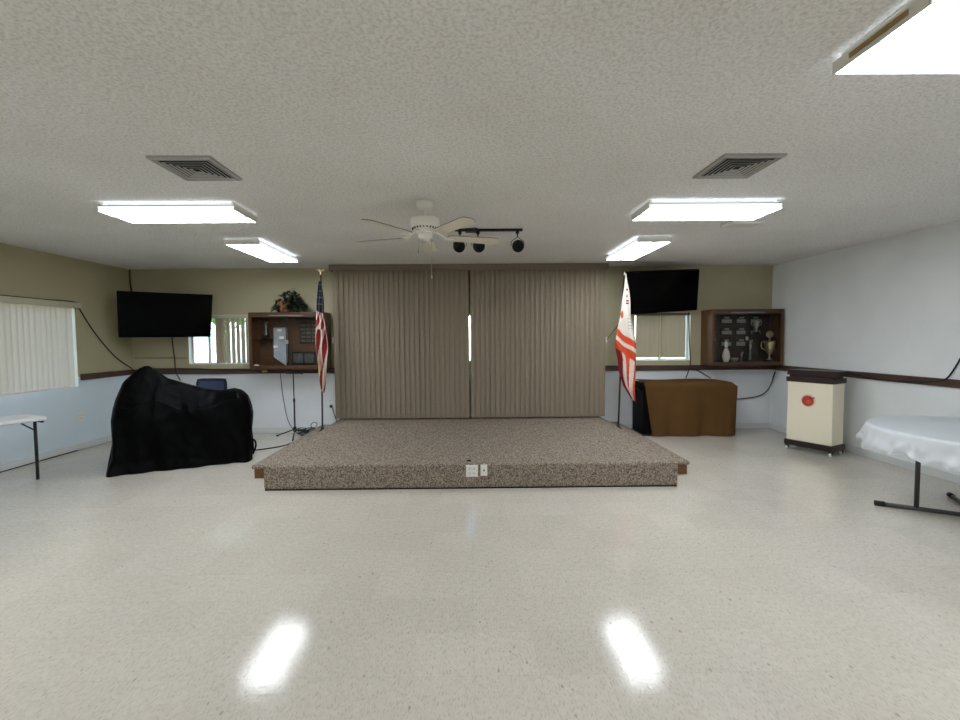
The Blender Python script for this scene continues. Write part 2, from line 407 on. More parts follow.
def tag(o, label=None, cat=None, group=None, kind=None):
    if label: o['label'] = label
    if cat: o['category'] = cat
    if group: o['group'] = group
    if kind: o['kind'] = kind
    return o
def thing(name, loc, label, cat, rotz=0.0, group=None):
    o = bpy.data.objects.new(name, None); COL.objects.link(o); o.location = loc; o.rotation_euler = (0, 0, rotz); o.empty_display_size = .1
    return tag(o, label, cat, group)
def struct(name, mb, mats):
    return tag(mb.build(name, mats), kind='structure')
def kids(o): return [c for c in bpy.data.objects if c.parent == o]
def dup(root, loc, label, rotz=None):
    r = root.copy(); COL.objects.link(r); r.location = loc; r['label'] = label
    if rotz is not None: r.rotation_euler = (0, 0, rotz)
    for ch in kids(root):
        c = ch.copy(); COL.objects.link(c); c.parent = r
        for g in kids(ch):
            d = g.copy(); COL.objects.link(d); d.parent = c
    return r
def spline(pts, n=8):
    pts = [Vector(p) for p in pts]; out = []
    for i in range(len(pts) - 1):
        p0, p1, p2, p3 = pts[max(i - 1, 0)], pts[i], pts[i + 1], pts[min(i + 2, len(pts) - 1)]
        for k in range(n):
            t = k / n
            out.append(.5 * ((2 * p1) + (p2 - p0) * t + (2 * p0 - 5 * p1 + 4 * p2 - p3) * t * t + (3 * p1 - p0 - 3 * p2 + p3) * t ** 3))
    out.append(pts[-1]); return out
def interp(tab, x):
    if x <= tab[0][0]: return tab[0][1:] if len(tab[0]) > 2 else tab[0][1]
    for a, b in zip(tab, tab[1:]):
        if x <= b[0]:
            t = (x - a[0]) / (b[0] - a[0]); r = [p + (q - p) * t for p, q in zip(a[1:], b[1:])]
            return r if len(r) > 1 else r[0]
    return tab[-1][1:] if len(tab[-1]) > 2 else tab[-1][1]

# ------------------------------------------------------------------ room shell
XL, XR, YB, YF, HC = -5.602, 5.115, 7.403, -5.2, 2.743
T = .16
struct('floor', MB().box(XL - T, XR + T, YF - T, YB + T, -.1, 0), 'floor')
struct('ceiling', MB().box(XL - T, XR + T, YF - T, YB + T, HC, HC + .1), 'ceiling')
WB = [(-4.66, -3.30, 1.165, 1.985), (-.62, .62, 1.165, 1.965), (2.80, 3.745, 1.165, 1.975)]      # openings in the back wall
w = MB(); x = XL - T
for a, b, z0, z1 in WB:
    w.box(x, a, YB, YB + T, 0, HC); w.box(a, b, YB, YB + T, 0, z0); w.box(a, b, YB, YB + T, z1, HC); x = b
w.box(x, XR + T, YB, YB + T, 0, HC)
struct('wall_back', w, 'wall_two_tone')
LY0, LY1, LZ0, LZ1 = 4.25, 6.375, .90, 2.06
w = MB(); w.box(XL - T, XL, YF, LY0, 0, HC); w.box(XL - T, XL, LY1, YB, 0, HC); w.box(XL - T, XL, LY0, LY1, 0, LZ0); w.box(XL - T, XL, LY0, LY1, LZ1, HC)
struct('wall_left', w, 'wall_window')
struct('wall_right', MB().box(XR, XR + T, YF, YB, 0, HC), 'wall_white')
struct('wall_front', MB().box(XL - T, XR + T, YF - T, YF, 0, HC), 'wall_two_tone')

RZ0, RZ1 = 1.003, 1.088
n = 0
def trim(mb, mats='rail'):
    global n
    n += 1; return struct('trim_%d' % n, mb, mats)
trim(MB().box(XL, -2.17, YB - .032, YB, RZ0, RZ1, bev=.006))
trim(MB().box(2.23, XR, YB - .032, YB, RZ0, RZ1, bev=.006))
trim(MB().box(XL, XL + .032, LY1 + .03, YB - .033, RZ0, RZ1, bev=.006))
trim(MB().box(XR - .032, XR, YF, YB - .033, RZ0, RZ1, bev=.006))
struct('baseboard_back', MB().box(XL, XR, YB - .014, YB, 0, .095, bev=.004), 'base_white')
struct('baseboard_left', MB().box(XL, XL + .014, YF, YB - .015, 0.012, .095, bev=.004).box(XL, XL + .008, YF, 6.3, 0, .012, mi=1), ['base_white', 'black_void'])  # black strip at the floor stands in for the shadow line
struct('baseboard_right', MB().box(XR - .014, XR, YF, YB - .015, 0, .095, bev=.004), 'base_white')

# windows -----------------------------------------------------------
def window(idx, axis, a, b, z0, z1, mull):
    """frame + pane set in the outer half of the wall"""
    f = MB(); fw = .022
    def bx(u0, u1, d0, d1, za, zb, mb):
        if axis == 'y': mb.box(u0, u1, YB + d0, YB + d1, za, zb)
        else: mb.box(XL - d1, XL - d0, u0, u1, za, zb)
    bx(a, b, .09, .13, z0, z0 + fw, f); bx(a, b, .09, .13, z1 - fw, z1, f); bx(a, a + fw, .09, .13, z0 + fw, z1 - fw, f); bx(b - fw, b, .09, .13, z0 + fw, z1 - fw, f)
    for q in mull: bx(q - .018, q + .018, .095, .125, z0 + fw, z1 - fw, f)
    bx(a, b, 0.0, .09, z0, z0 + .012, f)          # sill and white reveals
    bx(a, a + .006, 0.002, .09, z0 + .012, z1, f); bx(b - .006, b, 0.002, .09, z0 + .012, z1, f); bx(a + .006, b - .006, 0.002, .09, z1 - .006, z1, f)
    fr = struct('window_%d' % idx, f, 'white_plastic')
    p = MB(); bx(a + fw, b - fw, .107, .111, z0 + fw, z1 - fw, p)
    pane = p.build('glass_pane', 'pane', fr, world=True)
    return fr
window(1, 'y', *WB[0], [-4.37]); window(2, 'y', *WB[1], [0.]); window(3, 'y', *WB[2], [3.27]); window(4, 'x', LY0, LY1, LZ0, LZ1, [5.3])

def slats(mb, axis, u0, u1, z0, z1, plane, pitch, wid, ang, jit=.05, curve=.14, seed=1):
    rd = random.Random(seed); k = max(1, int((u1 - u0 - wid) / pitch)); pitch = (u1 - u0 - wid) / k
    for i in range(k + 1):
        c = u0 + wid / 2 + i * pitch; a = ang + rd.uniform(-jit, jit)
        P = []
        for z in (z0, z1):
            row = []
            for t in (-.5, -.25, 0, .25, .5):
                du = t * wid * math.cos(a); dd = t * wid * math.sin(a) + .5 * curve * wid * (1 - 4 * t * t)
                row.append((c + du, plane - dd, z) if axis == 'y' else (plane + dd, c + du, z))
            P.append(row)
        mb.grid(P)
# back-left window: blind drawn to the right
t = thing('vertical_blind', (-3.85, YB + .04, 1.2), 'cream vertical blind drawn half open in the back window beside the glass-fronted cabinet', 'blind')
b = MB(); slats(b, 'y', -4.24, -4.06, 1.185, 1.93, YB + .045, .045, .088, .3, .1, seed=3); slats(b, 'y', -4.06, -3.32, 1.185, 1.93, YB + .045, .073, .088, .47, .12, seed=4); b.build('slat_panel', 'blind', t, world=True)
b = MB(); b.box(-4.655, -3.305, YB + .005, YB + .075, 1.93, 1.983); b.build('headrail', 'blind_head', t, world=True)
t = thing('vertical_blind', (3.27, YB + .04, 1.2), 'closed cream vertical blind in the window below the tilted television', 'blind')
b = MB(); slats(b, 'y', 2.84, 3.24, 1.22, 1.93, YB + .045, .070, .088, .3, .2, seed=5); slats(b, 'y', 3.262, 3.68, 1.22, 1.93, YB + .045, .070, .088, .3, .2, seed=6); b.build('slat_panel', 'blind', t, world=True)
b = MB(); b.box(2.805, 3.74, YB + .005, YB + .075, 1.93, 1.973); b.build('headrail', 'valance', t, world=True)
t = thing('vertical_blind', (XL + .03, 5.3, .95), 'closed cream vertical blind over the wide window above the folding table', 'blind')
b = MB(); slats(b, 'x', 4.3, 6.262, .935, 2.03, XL + .04, .074, .089, .30, .12, seed=8); b.build('slat_panel', 'blind_pale', t, world=True)
b = MB(); b.box(XL, XL + .09, 4.2, 6.395, 2.03, 2.105, bev=.005); b.build('headrail', 'blind_head', t, world=True)

# big stage blind ---------------------------------------------------
YC = 7.09
t = thing('vertical_blind', (.03, YC, .262), 'tall taupe two-panel vertical blind filling the wall behind the stage', 'blind')
b = MB(); slats(b, 'y', -2.150, .012, .285, 2.66, YC, .079, .0889, .21, .06, seed=11); b.build('slat_panel', 'curtain', t, world=True)
b = MB(); slats(b, 'y', .042, 2.215, .285, 2.66, YC, .079, .0889, -.21, .06, seed=12); b.build('slat_panel', 'curtain', t, world=True)
b = MB(); b.box(-2.185, 2.235, YC - .07, YC - .055, 2.645, 2.738); b.box(-2.185, -2.17, YC - .055, YC + .1, 2.645, 2.738); b.box(2.22, 2.235, YC - .055, YC + .1, 2.645, 2.738)
b.box(-2.17, 2.22, YC - .055, YC + .1, 2.728, 2.738); b.build('valance', 'valance', t, world=True)
b = MB(); b.box(-2.16, 2.21, YC - .02, YC + .02, 2.665, 2.728); b.build('track', 'black_metal', t, world=True)
MB().box(-2.165, -2.15, YC - .02, YC + .02, 1.50, 1.60).build('cord_cleat', 'white_plastic', t, world=True)
MB().box(2.22, 2.235, YC - .02, YC + .02, 1.47, 1.57).build('cord_cleat', 'white_plastic', t, world=True)

# ------------------------------------------------------------------ stage
t = thing('stage', (.027, 5.9, 0), 'low wide stage platform covered in speckled brown carpet', 'stage')
MB().box(-2.118, 2.172, 4.505, YB - .02, .012, .26, bev=.012).build('platform', 'carpet', t, world=True)
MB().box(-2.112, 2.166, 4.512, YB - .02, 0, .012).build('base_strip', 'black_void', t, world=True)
def step(x0, x1, label):
    s = thing('step', ((x0 + x1) / 2, 6.05, 0), label, 'step', group='carpeted steps beside the stage')
    MB().box(x0, x1, 4.905, 7.30, .108, .153, bev=.012).build('tread', 'carpet', s, world=True)
    a = x0 + (.025 if x0 < 0 else .004); c = x1 - (.025 if x0 > 0 else .004)
    MB().box(a, c, 4.925, 7.28, 0, .108).build('riser', 'step_wood', s, world=True)
step(-2.44, -2.119, 'carpet-topped wooden side step of the stage, nearer the black cover')
step(2.173, 2.50, 'carpet-topped wooden side step of the stage, nearer the brown blanket')

def outlet(name, c, axis, w, h, label, gangs=1):
    """wall plate; axis gives the facing: -y, +x"""
    o = thing(name, c, label, 'outlet')
    m = MB(); R = Matrix.Identity(3) if axis == '-y' else Matrix.Rotation(PI / 2, 3, 'Z')
    m.obox((0, 0, h / 2), (w / 2, .004, h / 2), R, 0, .002); m.build('cover_plate', 'white_plastic', o)
    for g in range(gangs):
        gx = (g - (gangs - 1) / 2) * .046
        for zz in (h * .3, h * .7):
            q = MB(); q.obox(R @ Vector((gx, -.0045, 0)) + Vector((0, 0, zz)), (.016, .0025, .014), R, 0, .001)
            for sx in (-.006, .006): q.obox(R @ Vector((gx + sx, -.0072, 0)) + Vector((0, 0, zz + .002)), (.0012, .0004, .004), R, 1)
            q.build('socket', ['white_metal', 'black_void'], o)
    return o
outlet('wall_outlet', (.029, 4.5, .128), '-y', .122, .122, 'square white double outlet plate on the front face of the stage', 2)
o = thing('wall_plate', (.153, 4.5, .137), 'narrow white single plate with one small dark jack on the stage front', 'wall plate')
MB().box(-.035, .035, -.004, .004, 0, .116, bev=.002).build('cover_plate', 'white_plastic', o)
MB().box(-.008, .008, -.0055, -.004, .05, .066).build('jack', 'tube_foot', o)
outlet('wall_outlet', (XL + .005, 6.37, .42), '+x', .075, .115, 'white outlet on the pale lower wall below the blind-covered window')
outlet('wall_outlet', (-2.31, YB - .005, .39), '-y', .075, .115, 'white outlet with black plug beside the stage and striped flag')
o = tag(MB().tube(spline([(-2.30, 7.385, .44), (-2.27, 7.33, .43), (-2.24, 7.30, .36), (-2.22, 7.36, .22), (-2.2, 7.37, .16)]), .007).box(-2.325, -2.285, 7.345, 7.3935, .425, .465, bev=.008).build('power_cord', 'cable'),
        'black power plug and cord in the outlet beside the stage', 'cord')
tag(MB().box(-.02, .02, 4.60, 4.63, .259, .272, bev=.004).build('cable_clip', 'black_plastic'), 'tiny black clip on the stage carpet above the outlet plates', 'clip')

# ------------------------------------------------------------------ ceiling lights
def make_light():
    o = thing('ceiling_light', (0, 0, HC), '', 'ceiling light', group='fluorescent ceiling lights')
    L2, W2 = .577, .198
    m = MB(); m.box(-L2 + .02, L2 - .02, -W2 + .06, W2 - .06, -.032, -.004); m.build('housing', 'white_metal', o)
    MB().box(-L2 + .035, L2 - .035, -W2 + .07, W2 - .07, -.004, 0).build('shadow_line', 'tube_foot', o)  # dark filler paints the shadow line between housing and ceiling
    m = MB()   # shallow lens tray with rounded lower edges
    prof = [(-W2, -.030), (-W2, -.037), (-W2, -.068), (-W2 + .003, -.075), (-W2 + .009, -.078), (W2 - .009, -.078), (W2 - .003, -.075), (W2, -.068), (W2, -.037), (W2, -.030)]
    for i in range(len(prof) - 1):
        (y0, z0), (y1, z1) = prof[i], prof[i + 1]
        m.add([(-L2, y0, z0), (L2, y0, z0), (L2, y1, z1), (-L2, y1, z1)], [(0, 3, 2, 1)], 0 if 3 <= i <= 5 else 3 if i in (0, 8) else 1)
    m.add([(-L2, -W2, -.030), (L2, -W2, -.030), (L2, W2, -.030), (-L2, W2, -.030)], [(0, 1, 2, 3)], 2)      # hidden glowing face, added to brighten the ceiling around the housing
    m.build('lens', ['lens', 'lens_side', 'lens_top', 'tube_foot'], o)
    for sx in (-1, 1):
        m = MB(); q0, q1 = sorted((sx * L2, sx * (L2 + .010)))
        m.box(q0, q1, -W2 - .003, W2 + .003, -.080, -.026, bev=.003)
        m.box(*sorted((sx * (L2 - .03), sx * (L2 - .012))), -W2 + .02, W2 - .02, -.030, -.003)
        m.build('end_cap', 'white_metal', o)
    return o
la = make_light(); la.location = (-2.575, 4.055, HC); la['label'] = 'long lit ceiling light in front of the louvered vent, on the blinds-only window side'
la['label'] = 'lit ceiling light running crosswise, between the vent and the wall with the wide window'
lb = dup(la, (2.155, 4.055, HC), 'lit ceiling light running crosswise, in front of a flat white box and the tilted television')
lc = dup(la, (-2.61, 5.78, HC), 'lit ceiling light pointing lengthwise to the cabinet with the plant', PI / 2)
ld = dup(la, (2.185, 5.77, HC), 'lit ceiling light pointing lengthwise at the tilted television', PI / 2)
le = dup(la, (2.155, 1.73, HC), 'big bright ceiling light with brown tape on its end, cut off by the photo corner')
lf = dup(la, (-2.74, 1.73, HC), 'ceiling light outside the photo whose glow shows on the ceiling edge')
for k in (lb, lc, ld, le, lf): k['group'] = la['group']
for xx in (-2.6, 2.14):
    for yy in (-1.0, -3.4):
        q = dup(la, (xx, yy, HC), 'unseen ceiling light added behind the camera for more light'); q['group'] = 'added ceiling lights behind the camera'  # unseen fixtures, added to light the room from behind
tag(MB().box(1.5625, 1.5675, 1.60, 1.84, 2.680, 2.700).build('tape_strip', 'tape'), 'strip of brown tape on the end of the big corner ceiling light', 'tape')
t = thing('ceiling_box', (2.86, 4.60, HC), 'flat white box on the ceiling just behind a crosswise ceiling light', 'box')
MB().box(-.17, .17, -.10, .12, -.035, 0, bev=.01).build('body', 'white_plastic', t); MB().box(-.13, .13, -.07, .09, -.039, -.035).build('cover', 'white_metal', t)

# vents -------------------------------------------------------------
def make_vent():
    o = thing('ceiling_vent', (0, 0, HC), '', 'vent', group='ceiling vents')
    m = MB(); h = .205
    def ring(ho, hi, zo, zi, mi=0, thick=.0):
        for a in range(4):
            R = Matrix.Rotation(a * PI / 2, 3, 'Z')
            m.add([R @ Vector(p) for p in ((-ho, -ho, zo), (ho, -ho, zo), (hi, -hi, zi), (-hi, -hi, zi))], [(3, 2, 1, 0)], mi)
    ring(h, h, 0, -.016); ring(h, h - .02, -.016, -.022); ring(h - .02, h - .022, -.022, 0)
    m.build('frame', 'vent_metal', o)
    m = MB()
    for k in range(6):
        ho = h - .030 - k * .028; ring(ho, ho - .012, -.022, -.0175); ring(ho + .0004, ho, -.019, -.022)
    m.build('louver', 'vent_metal', o)
    MB().box(-h + .022, h - .022, -h + .022, h - .022, -.003, 0).build('dark_backing', 'black_void', o)  # black plate stands in for the unlit duct above
    return o
va = make_vent(); va.location = (-1.862, 3.125, HC); va['label'] = 'square louvered ceiling vent on the side of the wide blind-covered window'
dup(va, (1.885, 3.12, HC), 'square louvered ceiling vent on the side of the plain white wall')

# ceiling fan -------------------------------------------------------
FX, FY = -.367, 3.89
t = thing('ceiling_fan', (FX, FY, HC), 'white five-blade ceiling fan with a hanging pull chain', 'ceiling fan')
MB().lathe([(.072, 0), (.074, -.03), (.066, -.058), (.045, -.075), (.018, -.08)]).build('canopy', 'fan_white', t)
MB().lathe([(.012, -.07), (.012, -.16)], n=12).build('downrod', 'fan_white', t)
m = MB(); m.lathe([(.03, -.135), (.09, -.14), (.122, -.15), (.126, -.165), (.126, -.215), (.118, -.228), (.10, -.24), (.075, -.262), (.06, -.268)], n=32)
for k in range(24):
    a = 2 * PI * k / 24; R = Matrix.Rotation(a, 3, 'Z'); m.obox(R @ Vector((.108, 0, -.236)), (.006, .004, .008), R, 1)
m.build('motor_housing', ['fan_white', 'black_void'], t)
MB().lathe([(.05, -.262), (.062, -.27), (.064, -.30), (.05, -.32), (.02, -.328)]).build('switch_housing', 'fan_white', t)
for k, ang in enumerate((90, 162, 234, 306, 18)):
    R = Matrix.Rotation(math.radians(ang), 3, 'Z'); tilt = Matrix.Rotation(math.radians(-11), 3, 'X')
    P = []
    for i in range(19):
        u = i / 18; r = .20 + .49 * u
        wd = .055 + .014 * u
        if u > .88: wd *= math.sqrt(max(0.02, 1 - ((u - .88) / .12) ** 2))
        if u < .06: wd *= .75 + 4 * u
        P.append((r, wd))
    top = [R @ (Vector((r, 0, -.30)) + tilt @ Vector((0, s * wd, .004))) for r, wd in P for s in (-1, 1)]
    bot = [R @ (Vector((r, 0, -.30)) + tilt @ Vector((0, s * wd, -.004))) for r, wd in P for s in (-1, 1)]
    nn = len(P); m = MB(); f = []
    for i in range(nn - 1):
        a, b2, c, d = 2 * i, 2 * i + 1, 2 * i + 3, 2 * i + 2; q = 2 * nn
        f += [(a, d, c, b2), (q + a, q + b2, q + c, q + d), (a, q + a, q + d, d), (b2, c, q + c, q + b2)]
    f += [(0, 1, 2 * nn + 1, 2 * nn), (2 * nn - 2, 4 * nn - 2, 4 * nn - 1, 2 * nn - 1)]
    m.add(top + bot, f); m.m = [1 if i % 4 >= 2 or i >= 4 * (nn - 1) else 0 for i in range(len(f))]; bl = m.build('blade', ['fan_blade', 'blade_edge'], t)
    m = MB(); m.tube([R @ Vector(p) for p in ((.07, 0, -.255), (.12, 0, -.268), (.17, 0, -.292), (.20, 0, -.308))], [.011, .01, .009, .008], 6)
    for s in (-1, 1): m.tube([R @ (Vector(p)) for p in ((.15, 0, -.283), (.19, s * .028, -.307 + s * .005), (.25, s * .03, -.308 + s * .006))], [.008, .007, .006], 6)
    m.build('blade_iron', 'fan_white', bl)
MB().tube([(.045, -.02, -.30), (.055, -.022, -.36), (.055, -.022, -.64)], .0022, 5).lathe([(.001, -.67), (.007, -.66), (.006, -.645), (.002, -.635)], (.055, -.022, 0), 8).build('pull_chain', 'silver', t)
MB().tube([(-.05, .0, -.30), (-.06, 0, -.42)], .002, 5).lathe([(.001, -.445), (.006, -.435), (.002, -.42)], (-.06, 0, 0), 8).build('pull_chain', 'silver', t)

# track light -------------------------------------------------------
t = thing('track_light', (.23, 4.85, HC), 'black ceiling track with three round spotlight heads behind the fan', 'track light')
MB().box(-.365, .37, -.018, .018, -.025, 0, bev=.003).build('track', 'black_metal', t)
MB().box(-.255, -.11, -.05, .05, -.032, 0, bev=.008).build('feed_box', 'black_metal', t)
for hx, rx in ((-.31, -.2), (-.114, .25), (.315, .05)):
    m = MB(); R = Matrix.Rotation(rx, 3, 'Z') @ Matrix.Rotation(math.radians(106), 3, 'X')
    c = Vector((hx, -.01, -.185))
    m.lathe([(.012, -.07), (.03, -.066), (.045, -.045), (.056, -.01), (.064, .03), (.066, .045)], c, 20, 0, True, R)
    m.lathe([(.066, .045), (.058, .046), (.055, .030), (.048, .024)], c, 20, 0, True, R); m.lathe([(.048, .0242), (.03, .030), (.004, .032)], c, 20, 1, True, R)
    for q_ in (.024, .040): m.tube([c + R @ Vector((q_ * math.cos(k_ * .3927), q_ * math.sin(k_ * .3927), .0345)) for k_ in range(16)], .0022, 5, 0, closed=True)
    h = m.build('spot_head', ['black_metal', 'lamp_face'], t)
    m = MB(); m.box(hx - .018, hx + .018, -.016, .016, -.055, -.02, bev=.004); m.tube([(hx, 0, -.05), (hx, 0, -.085)], .007, 8); m.build('stem', 'black_metal', h)
    d = Vector((math.cos(rx), math.sin(rx), 0)) * .07
    m = MB(); m.tube([c + d, c + d + Vector((0, 0, .045)), Vector((hx, 0, -.088)), c - d + Vector((0, 0, .045)), c - d], .004, 6); m.build('yoke', 'black_metal', h)

# ------------------------------------------------------------------ televisions
def tv(q, label, wallpt):
    q = [Vector(p) for p in q]; c = sum(q, Vector()) / 4
    o = thing('television', c, label, 'television', group='wall-mounted televisions')
    nrm = (q[3] - q[0]).cross(q[1] - q[0]).normalized()
    MB().quadbox(q, .045).build('case', 'black_plastic', o, world=True)
    k = [p + (c - p) * (.02 if False else .018) + nrm * .0025 for p in q]
    MB().quadbox(k, .003).build('screen', 'screen', o, world=True)
    b = c - nrm * .045; m = MB(); wp = Vector(wallpt)
    mid = (b + wp) / 2 + Vector((.06, 0, 0))
    m.tube([b, mid], .022, 8); m.tube([mid, wp - Vector((0, .035, 0))], .022, 8)
    m.box(wp.x - .1, wp.x + .1, wp.y - .04, wp.y - .002, wp.z - .12, wp.z + .12)
    ex = (q[1] - q[0]).normalized(); ez = (q[0] - q[3]).normalized()
    m.quadbox([b + ez * .2 - ex * .2 , b + ez * .2 + ex * .2, b - ez * .2 + ex * .2, b - ez * .2 - ex * .2], .02)
    m.build('wall_arm', 'black_metal', o, world=True)
    return o
tv([(-5.273, 6.72, 2.312), (-4.056, 7.08, 2.281), (-4.18, 7.2, 1.617), (-5.368, 6.84, 1.616)], 'large black television angled out of the corner above the black cover', (-4.75, YB, 2.0))
tv([(2.424, 6.78, 2.549), (3.596, 6.86, 2.600), (3.763, 7.24, 2.001), (2.624, 7.16, 1.930)], 'black television tilted steeply down above the window behind the orange and white flag', (3.1, YB, 2.3))

# ------------------------------------------------------------------ display cabinets
CY0 = 7.055
def cabinet(x0, x1, label):
    o = thing('display_cabinet', ((x0 + x1) / 2, YB, 1.092), label, 'display cabinet', group='glass-fronted wall cabinets')
    z0, z1, y1 = 1.092, 2.0, YB - .003
    MB().box(x0, x0 + .022, CY0, y1, z0, z1, bev=.002).build('side_panel', 'walnut_side', o, world=True)
    MB().box(x1 - .022, x1, CY0, y1, z0, z1, bev=.002).build('side_panel', 'walnut_side', o, world=True)
    MB().box(x0 + .022, x1 - .022, CY0, y1, z1 - .022, z1).build('top_panel', 'walnut', o, world=True)
    MB().box(x0 + .022, x1 - .022, CY0, y1, z0, z0 + .022).build('bottom_panel', 'walnut', o, world=True)
    MB().box(x0 + .022, x1 - .022, y1 - .012, y1, z0 + .022, z1 - .022).build('back_panel', 'walnut' if x0 < 0 else 'walnut_dark', o, world=True)
    m = MB(); m.box(x0 + .022, x1 - .022, CY0 + .001, CY0 + .018, z1 - .075, z1 - .022); m.box(x0 + .022, x1 - .022, CY0 + .001, CY0 + .018, z0 + .022, z0 + .06)
    m.box(x0 + .022, x0 + .05, CY0 + .001, CY0 + .018, z0 + .06, z1 - .075); m.box(x1 - .05, x1 - .022, CY0 + .001, CY0 + .018, z0 + .06, z1 - .075)
    m.build('face_frame', 'walnut', o, world=True)
    c = (x0 + x1) / 2
    for k, (a, b) in enumerate(((x0 + .05, c + .02), (c - .02, x1 - .05))):
        g = MB().box(a, b, CY0 + .022 + .008 * k, CY0 + .026 + .008 * k, z0 + .06, z1 - .075).build('glass_door', 'case_glass', o, world=True)
        MB().box(b - .014 if k == 0 else a, b if k == 0 else a + .014, CY0 + .021 + .008 * k, CY0 + .0275 + .008 * k, z0 + .06, z1 - .075).build('door_edge', 'black_metal', g, world=True)
        MB().box(b - .022 if k == 0 else a, b if k == 0 else a + .022, CY0 + .020 + .008 * k, CY0 + .0215 + .008 * k, 1.50, 1.56).build('finger_pull', 'silver', g, world=True)
    MB().box(c - .27, c + .27, CY0 - .004, CY0 + .001, z1 - .062, z1 - .044).build('label_strip', 'glass_green', o, world=True)
    return o
cabinet(-3.487, -2.29, 'glass-fronted wood wall cabinet with the green plant on top')
cabinet(3.918, 5.08, 'glass-fronted wood trophy cabinet beside the plain white wall')
ZS = 1.114
def plaque(x0, x1, z0, z1, label, rows=2, y=None, group='award plaques in the trophy cabinet', cat='plaque', style=0):
    y = YB - .015 if y is None else y
    o = thing('award_plaque', ((x0 + x1) / 2, y, z0), label, cat, group=group)
    MB().box(x0, x1, y - .018, y, z0, z1, bev=.004).build('board', 'plaque', o, world=True)
    h = (z1 - z0); wv = x1 - x0
    if style == 0:
        MB().box(x0 + wv * .3, x1 - wv * .3, y - .022, y - .018, z1 - h * .3, z1 - h * .1, bev=.002).build('crest', 'plate', o, world=True)
        MB().box(x0 + wv * .1, x1 - wv * .1, y - .021, y - .018, z0 + h * .12, z0 + h * .6).build('name_plate', 'plate', o, world=True)
    elif style == 1:
        n_ = rows
        for r in range(n_):
            for cc in range(3):
                a = x0 + wv * (.06 + .31 * cc); zz = z0 + h * (.06 + .9 * r / n_)
                MB().box(a, a + wv * .26, y - .021, y - .018, zz, zz + h * .9 / n_ * .7).build('name_plate', 'plate_dark', o, world=True)
    else:
        for cc in range(2):
            a = x0 + wv * (.08 + .46 * cc)
            MB().box(a, a + wv * .38, y - .021, y - .018, z0 + h * .12, z1 - h * .12).build('photo_print', 'photo_dark', o, world=True)
    return o
names = [('top', 1.775, 1.905), ('middle', 1.585, 1.715), ('third', 1.39, 1.53)]
for ri, (rn, z0, z1) in enumerate(names):
    for ci, (cn, x0) in enumerate((('first', 4.235), ('second', 4.485), ('third', 4.725))):
        if ri == 2 and ci == 2: continue
        plaque(x0, x0 + .205, z0, z1, 'dark plaque with silvery plate, %s column from the cabinet wood side, %s row' % (cn, rn))
plaque(4.75, 4.87, 1.24, 1.54, 'tall narrow dark plaque with stacked plates beside the gold cup', 6, style=1)
# trophies
def cup(x, y, z, s, label, lidded=False, mt='gold'):
    o = thing('trophy_cup', (x, y, z), label, 'trophy', group='trophies in the cabinet')
    MB().box(-.045 * s, .045 * s, -.045 * s, .045 * s, 0, .05 * s, bev=.004).build('base', 'plaque', o)
    MB().lathe([(.03 * s, .05 * s), (.012 * s, .075 * s), (.012 * s, .11 * s), (.05 * s, .16 * s), (.062 * s, .25 * s), (.07 * s, .29 * s), (.06 * s, .288 * s), (.02 * s, .16 * s)], n=18).build('cup', mt, o)
    for sx in (-1, 1):
        MB().tube(spline([(sx * .05 * s, 0, .17 * s), (sx * .10 * s, 0, .2 * s), (sx * .105 * s, 0, .27 * s), (sx * .066 * s, 0, .28 * s)], 5), .006 * s, 6).build('handle', mt, o)
    if lidded:
        m = MB(); m.lathe([(.012 * s, .286 * s), (.01 * s, .34 * s)], n=8); R = Matrix.Rotation(PI / 2, 3, 'X')
        m.lathe([(.02 * s, -.008 * s), (.045 * s, -.008 * s), (.045 * s, .008 * s), (.02 * s, .008 * s)], (0, 0, .375 * s), 16, 0, False, R); m.build('wreath_top', mt, o)
    return o
def figure_trophy(x, y, z, h, label, mt='silver'):
    o = thing('figure_trophy', (x, y, z), label, 'trophy', group='trophies in the cabinet')
    MB().box(-.04, .04, -.035, .035, 0, h * .18, bev=.004).build('base', 'plaque', o)
    MB().lathe([(.02, h * .18), (.018, h * .22), (.016, h * .55), (.024, h * .58)], n=12).build('column', 'glass_green', o)
    m = MB(); m.tube([(0, 0, h * .58), (.005, 0, h * .72), (0, 0, h * .88)], [.008, .016, .011], 8)
    m.lathe([(.002, h * .87), (.013, h * .90), (.013, h * .94), (.003, h * .97)], n=10)
    m.tube([(0, 0, h * .84), (.028, 0, h * .9), (.03, 0, h * 1.0)], [.006, .005, .004], 6); m.tube([(0, 0, h * .84), (-.026, -.01, h * .76)], [.006, .004], 6)
    m.build('figure', mt, o); return o
cup(4.965, 7.22, ZS, 1.28, 'tall gold two-handled cup with round ornament at the white-wall end of the cabinet', True)
plaque_y = 7.30
figure_trophy(4.22 - .20, 7.2, ZS, .42, 'slim trophy with a small figure nearest the wooden cabinet side')
figure_trophy(4.60, 7.15, ZS, .40, 'slender silver figure trophy between the short trophy and the tall narrow plaque')
figure_trophy(4.49, 7.20, ZS, .20, 'short silver figure trophy near the middle of the cabinet floor')
o = thing('bowling_pin', (4.235, 7.2, ZS), 'white bowling pin standing on the trophy cabinet floor', 'bowling pin')
MB().lathe([(.026, 0), (.034, .03), (.056, .10), (.058, .13), (.048, .19), (.026, .25), (.022, .275), (.028, .305), (.031, .325), (.026, .355), (.012, .372), (.002, .376)], n=20).build('body', 'pin_white', o)
MB().lathe([(.0252, .257), (.0235, .265), (.0232, .27)], n=20).build('stripe', 'flag_red', o)
o = thing('trophy_bowl', (4.37, 7.2, ZS), 'low silvery bowl beside the bowling pin', 'bowl')
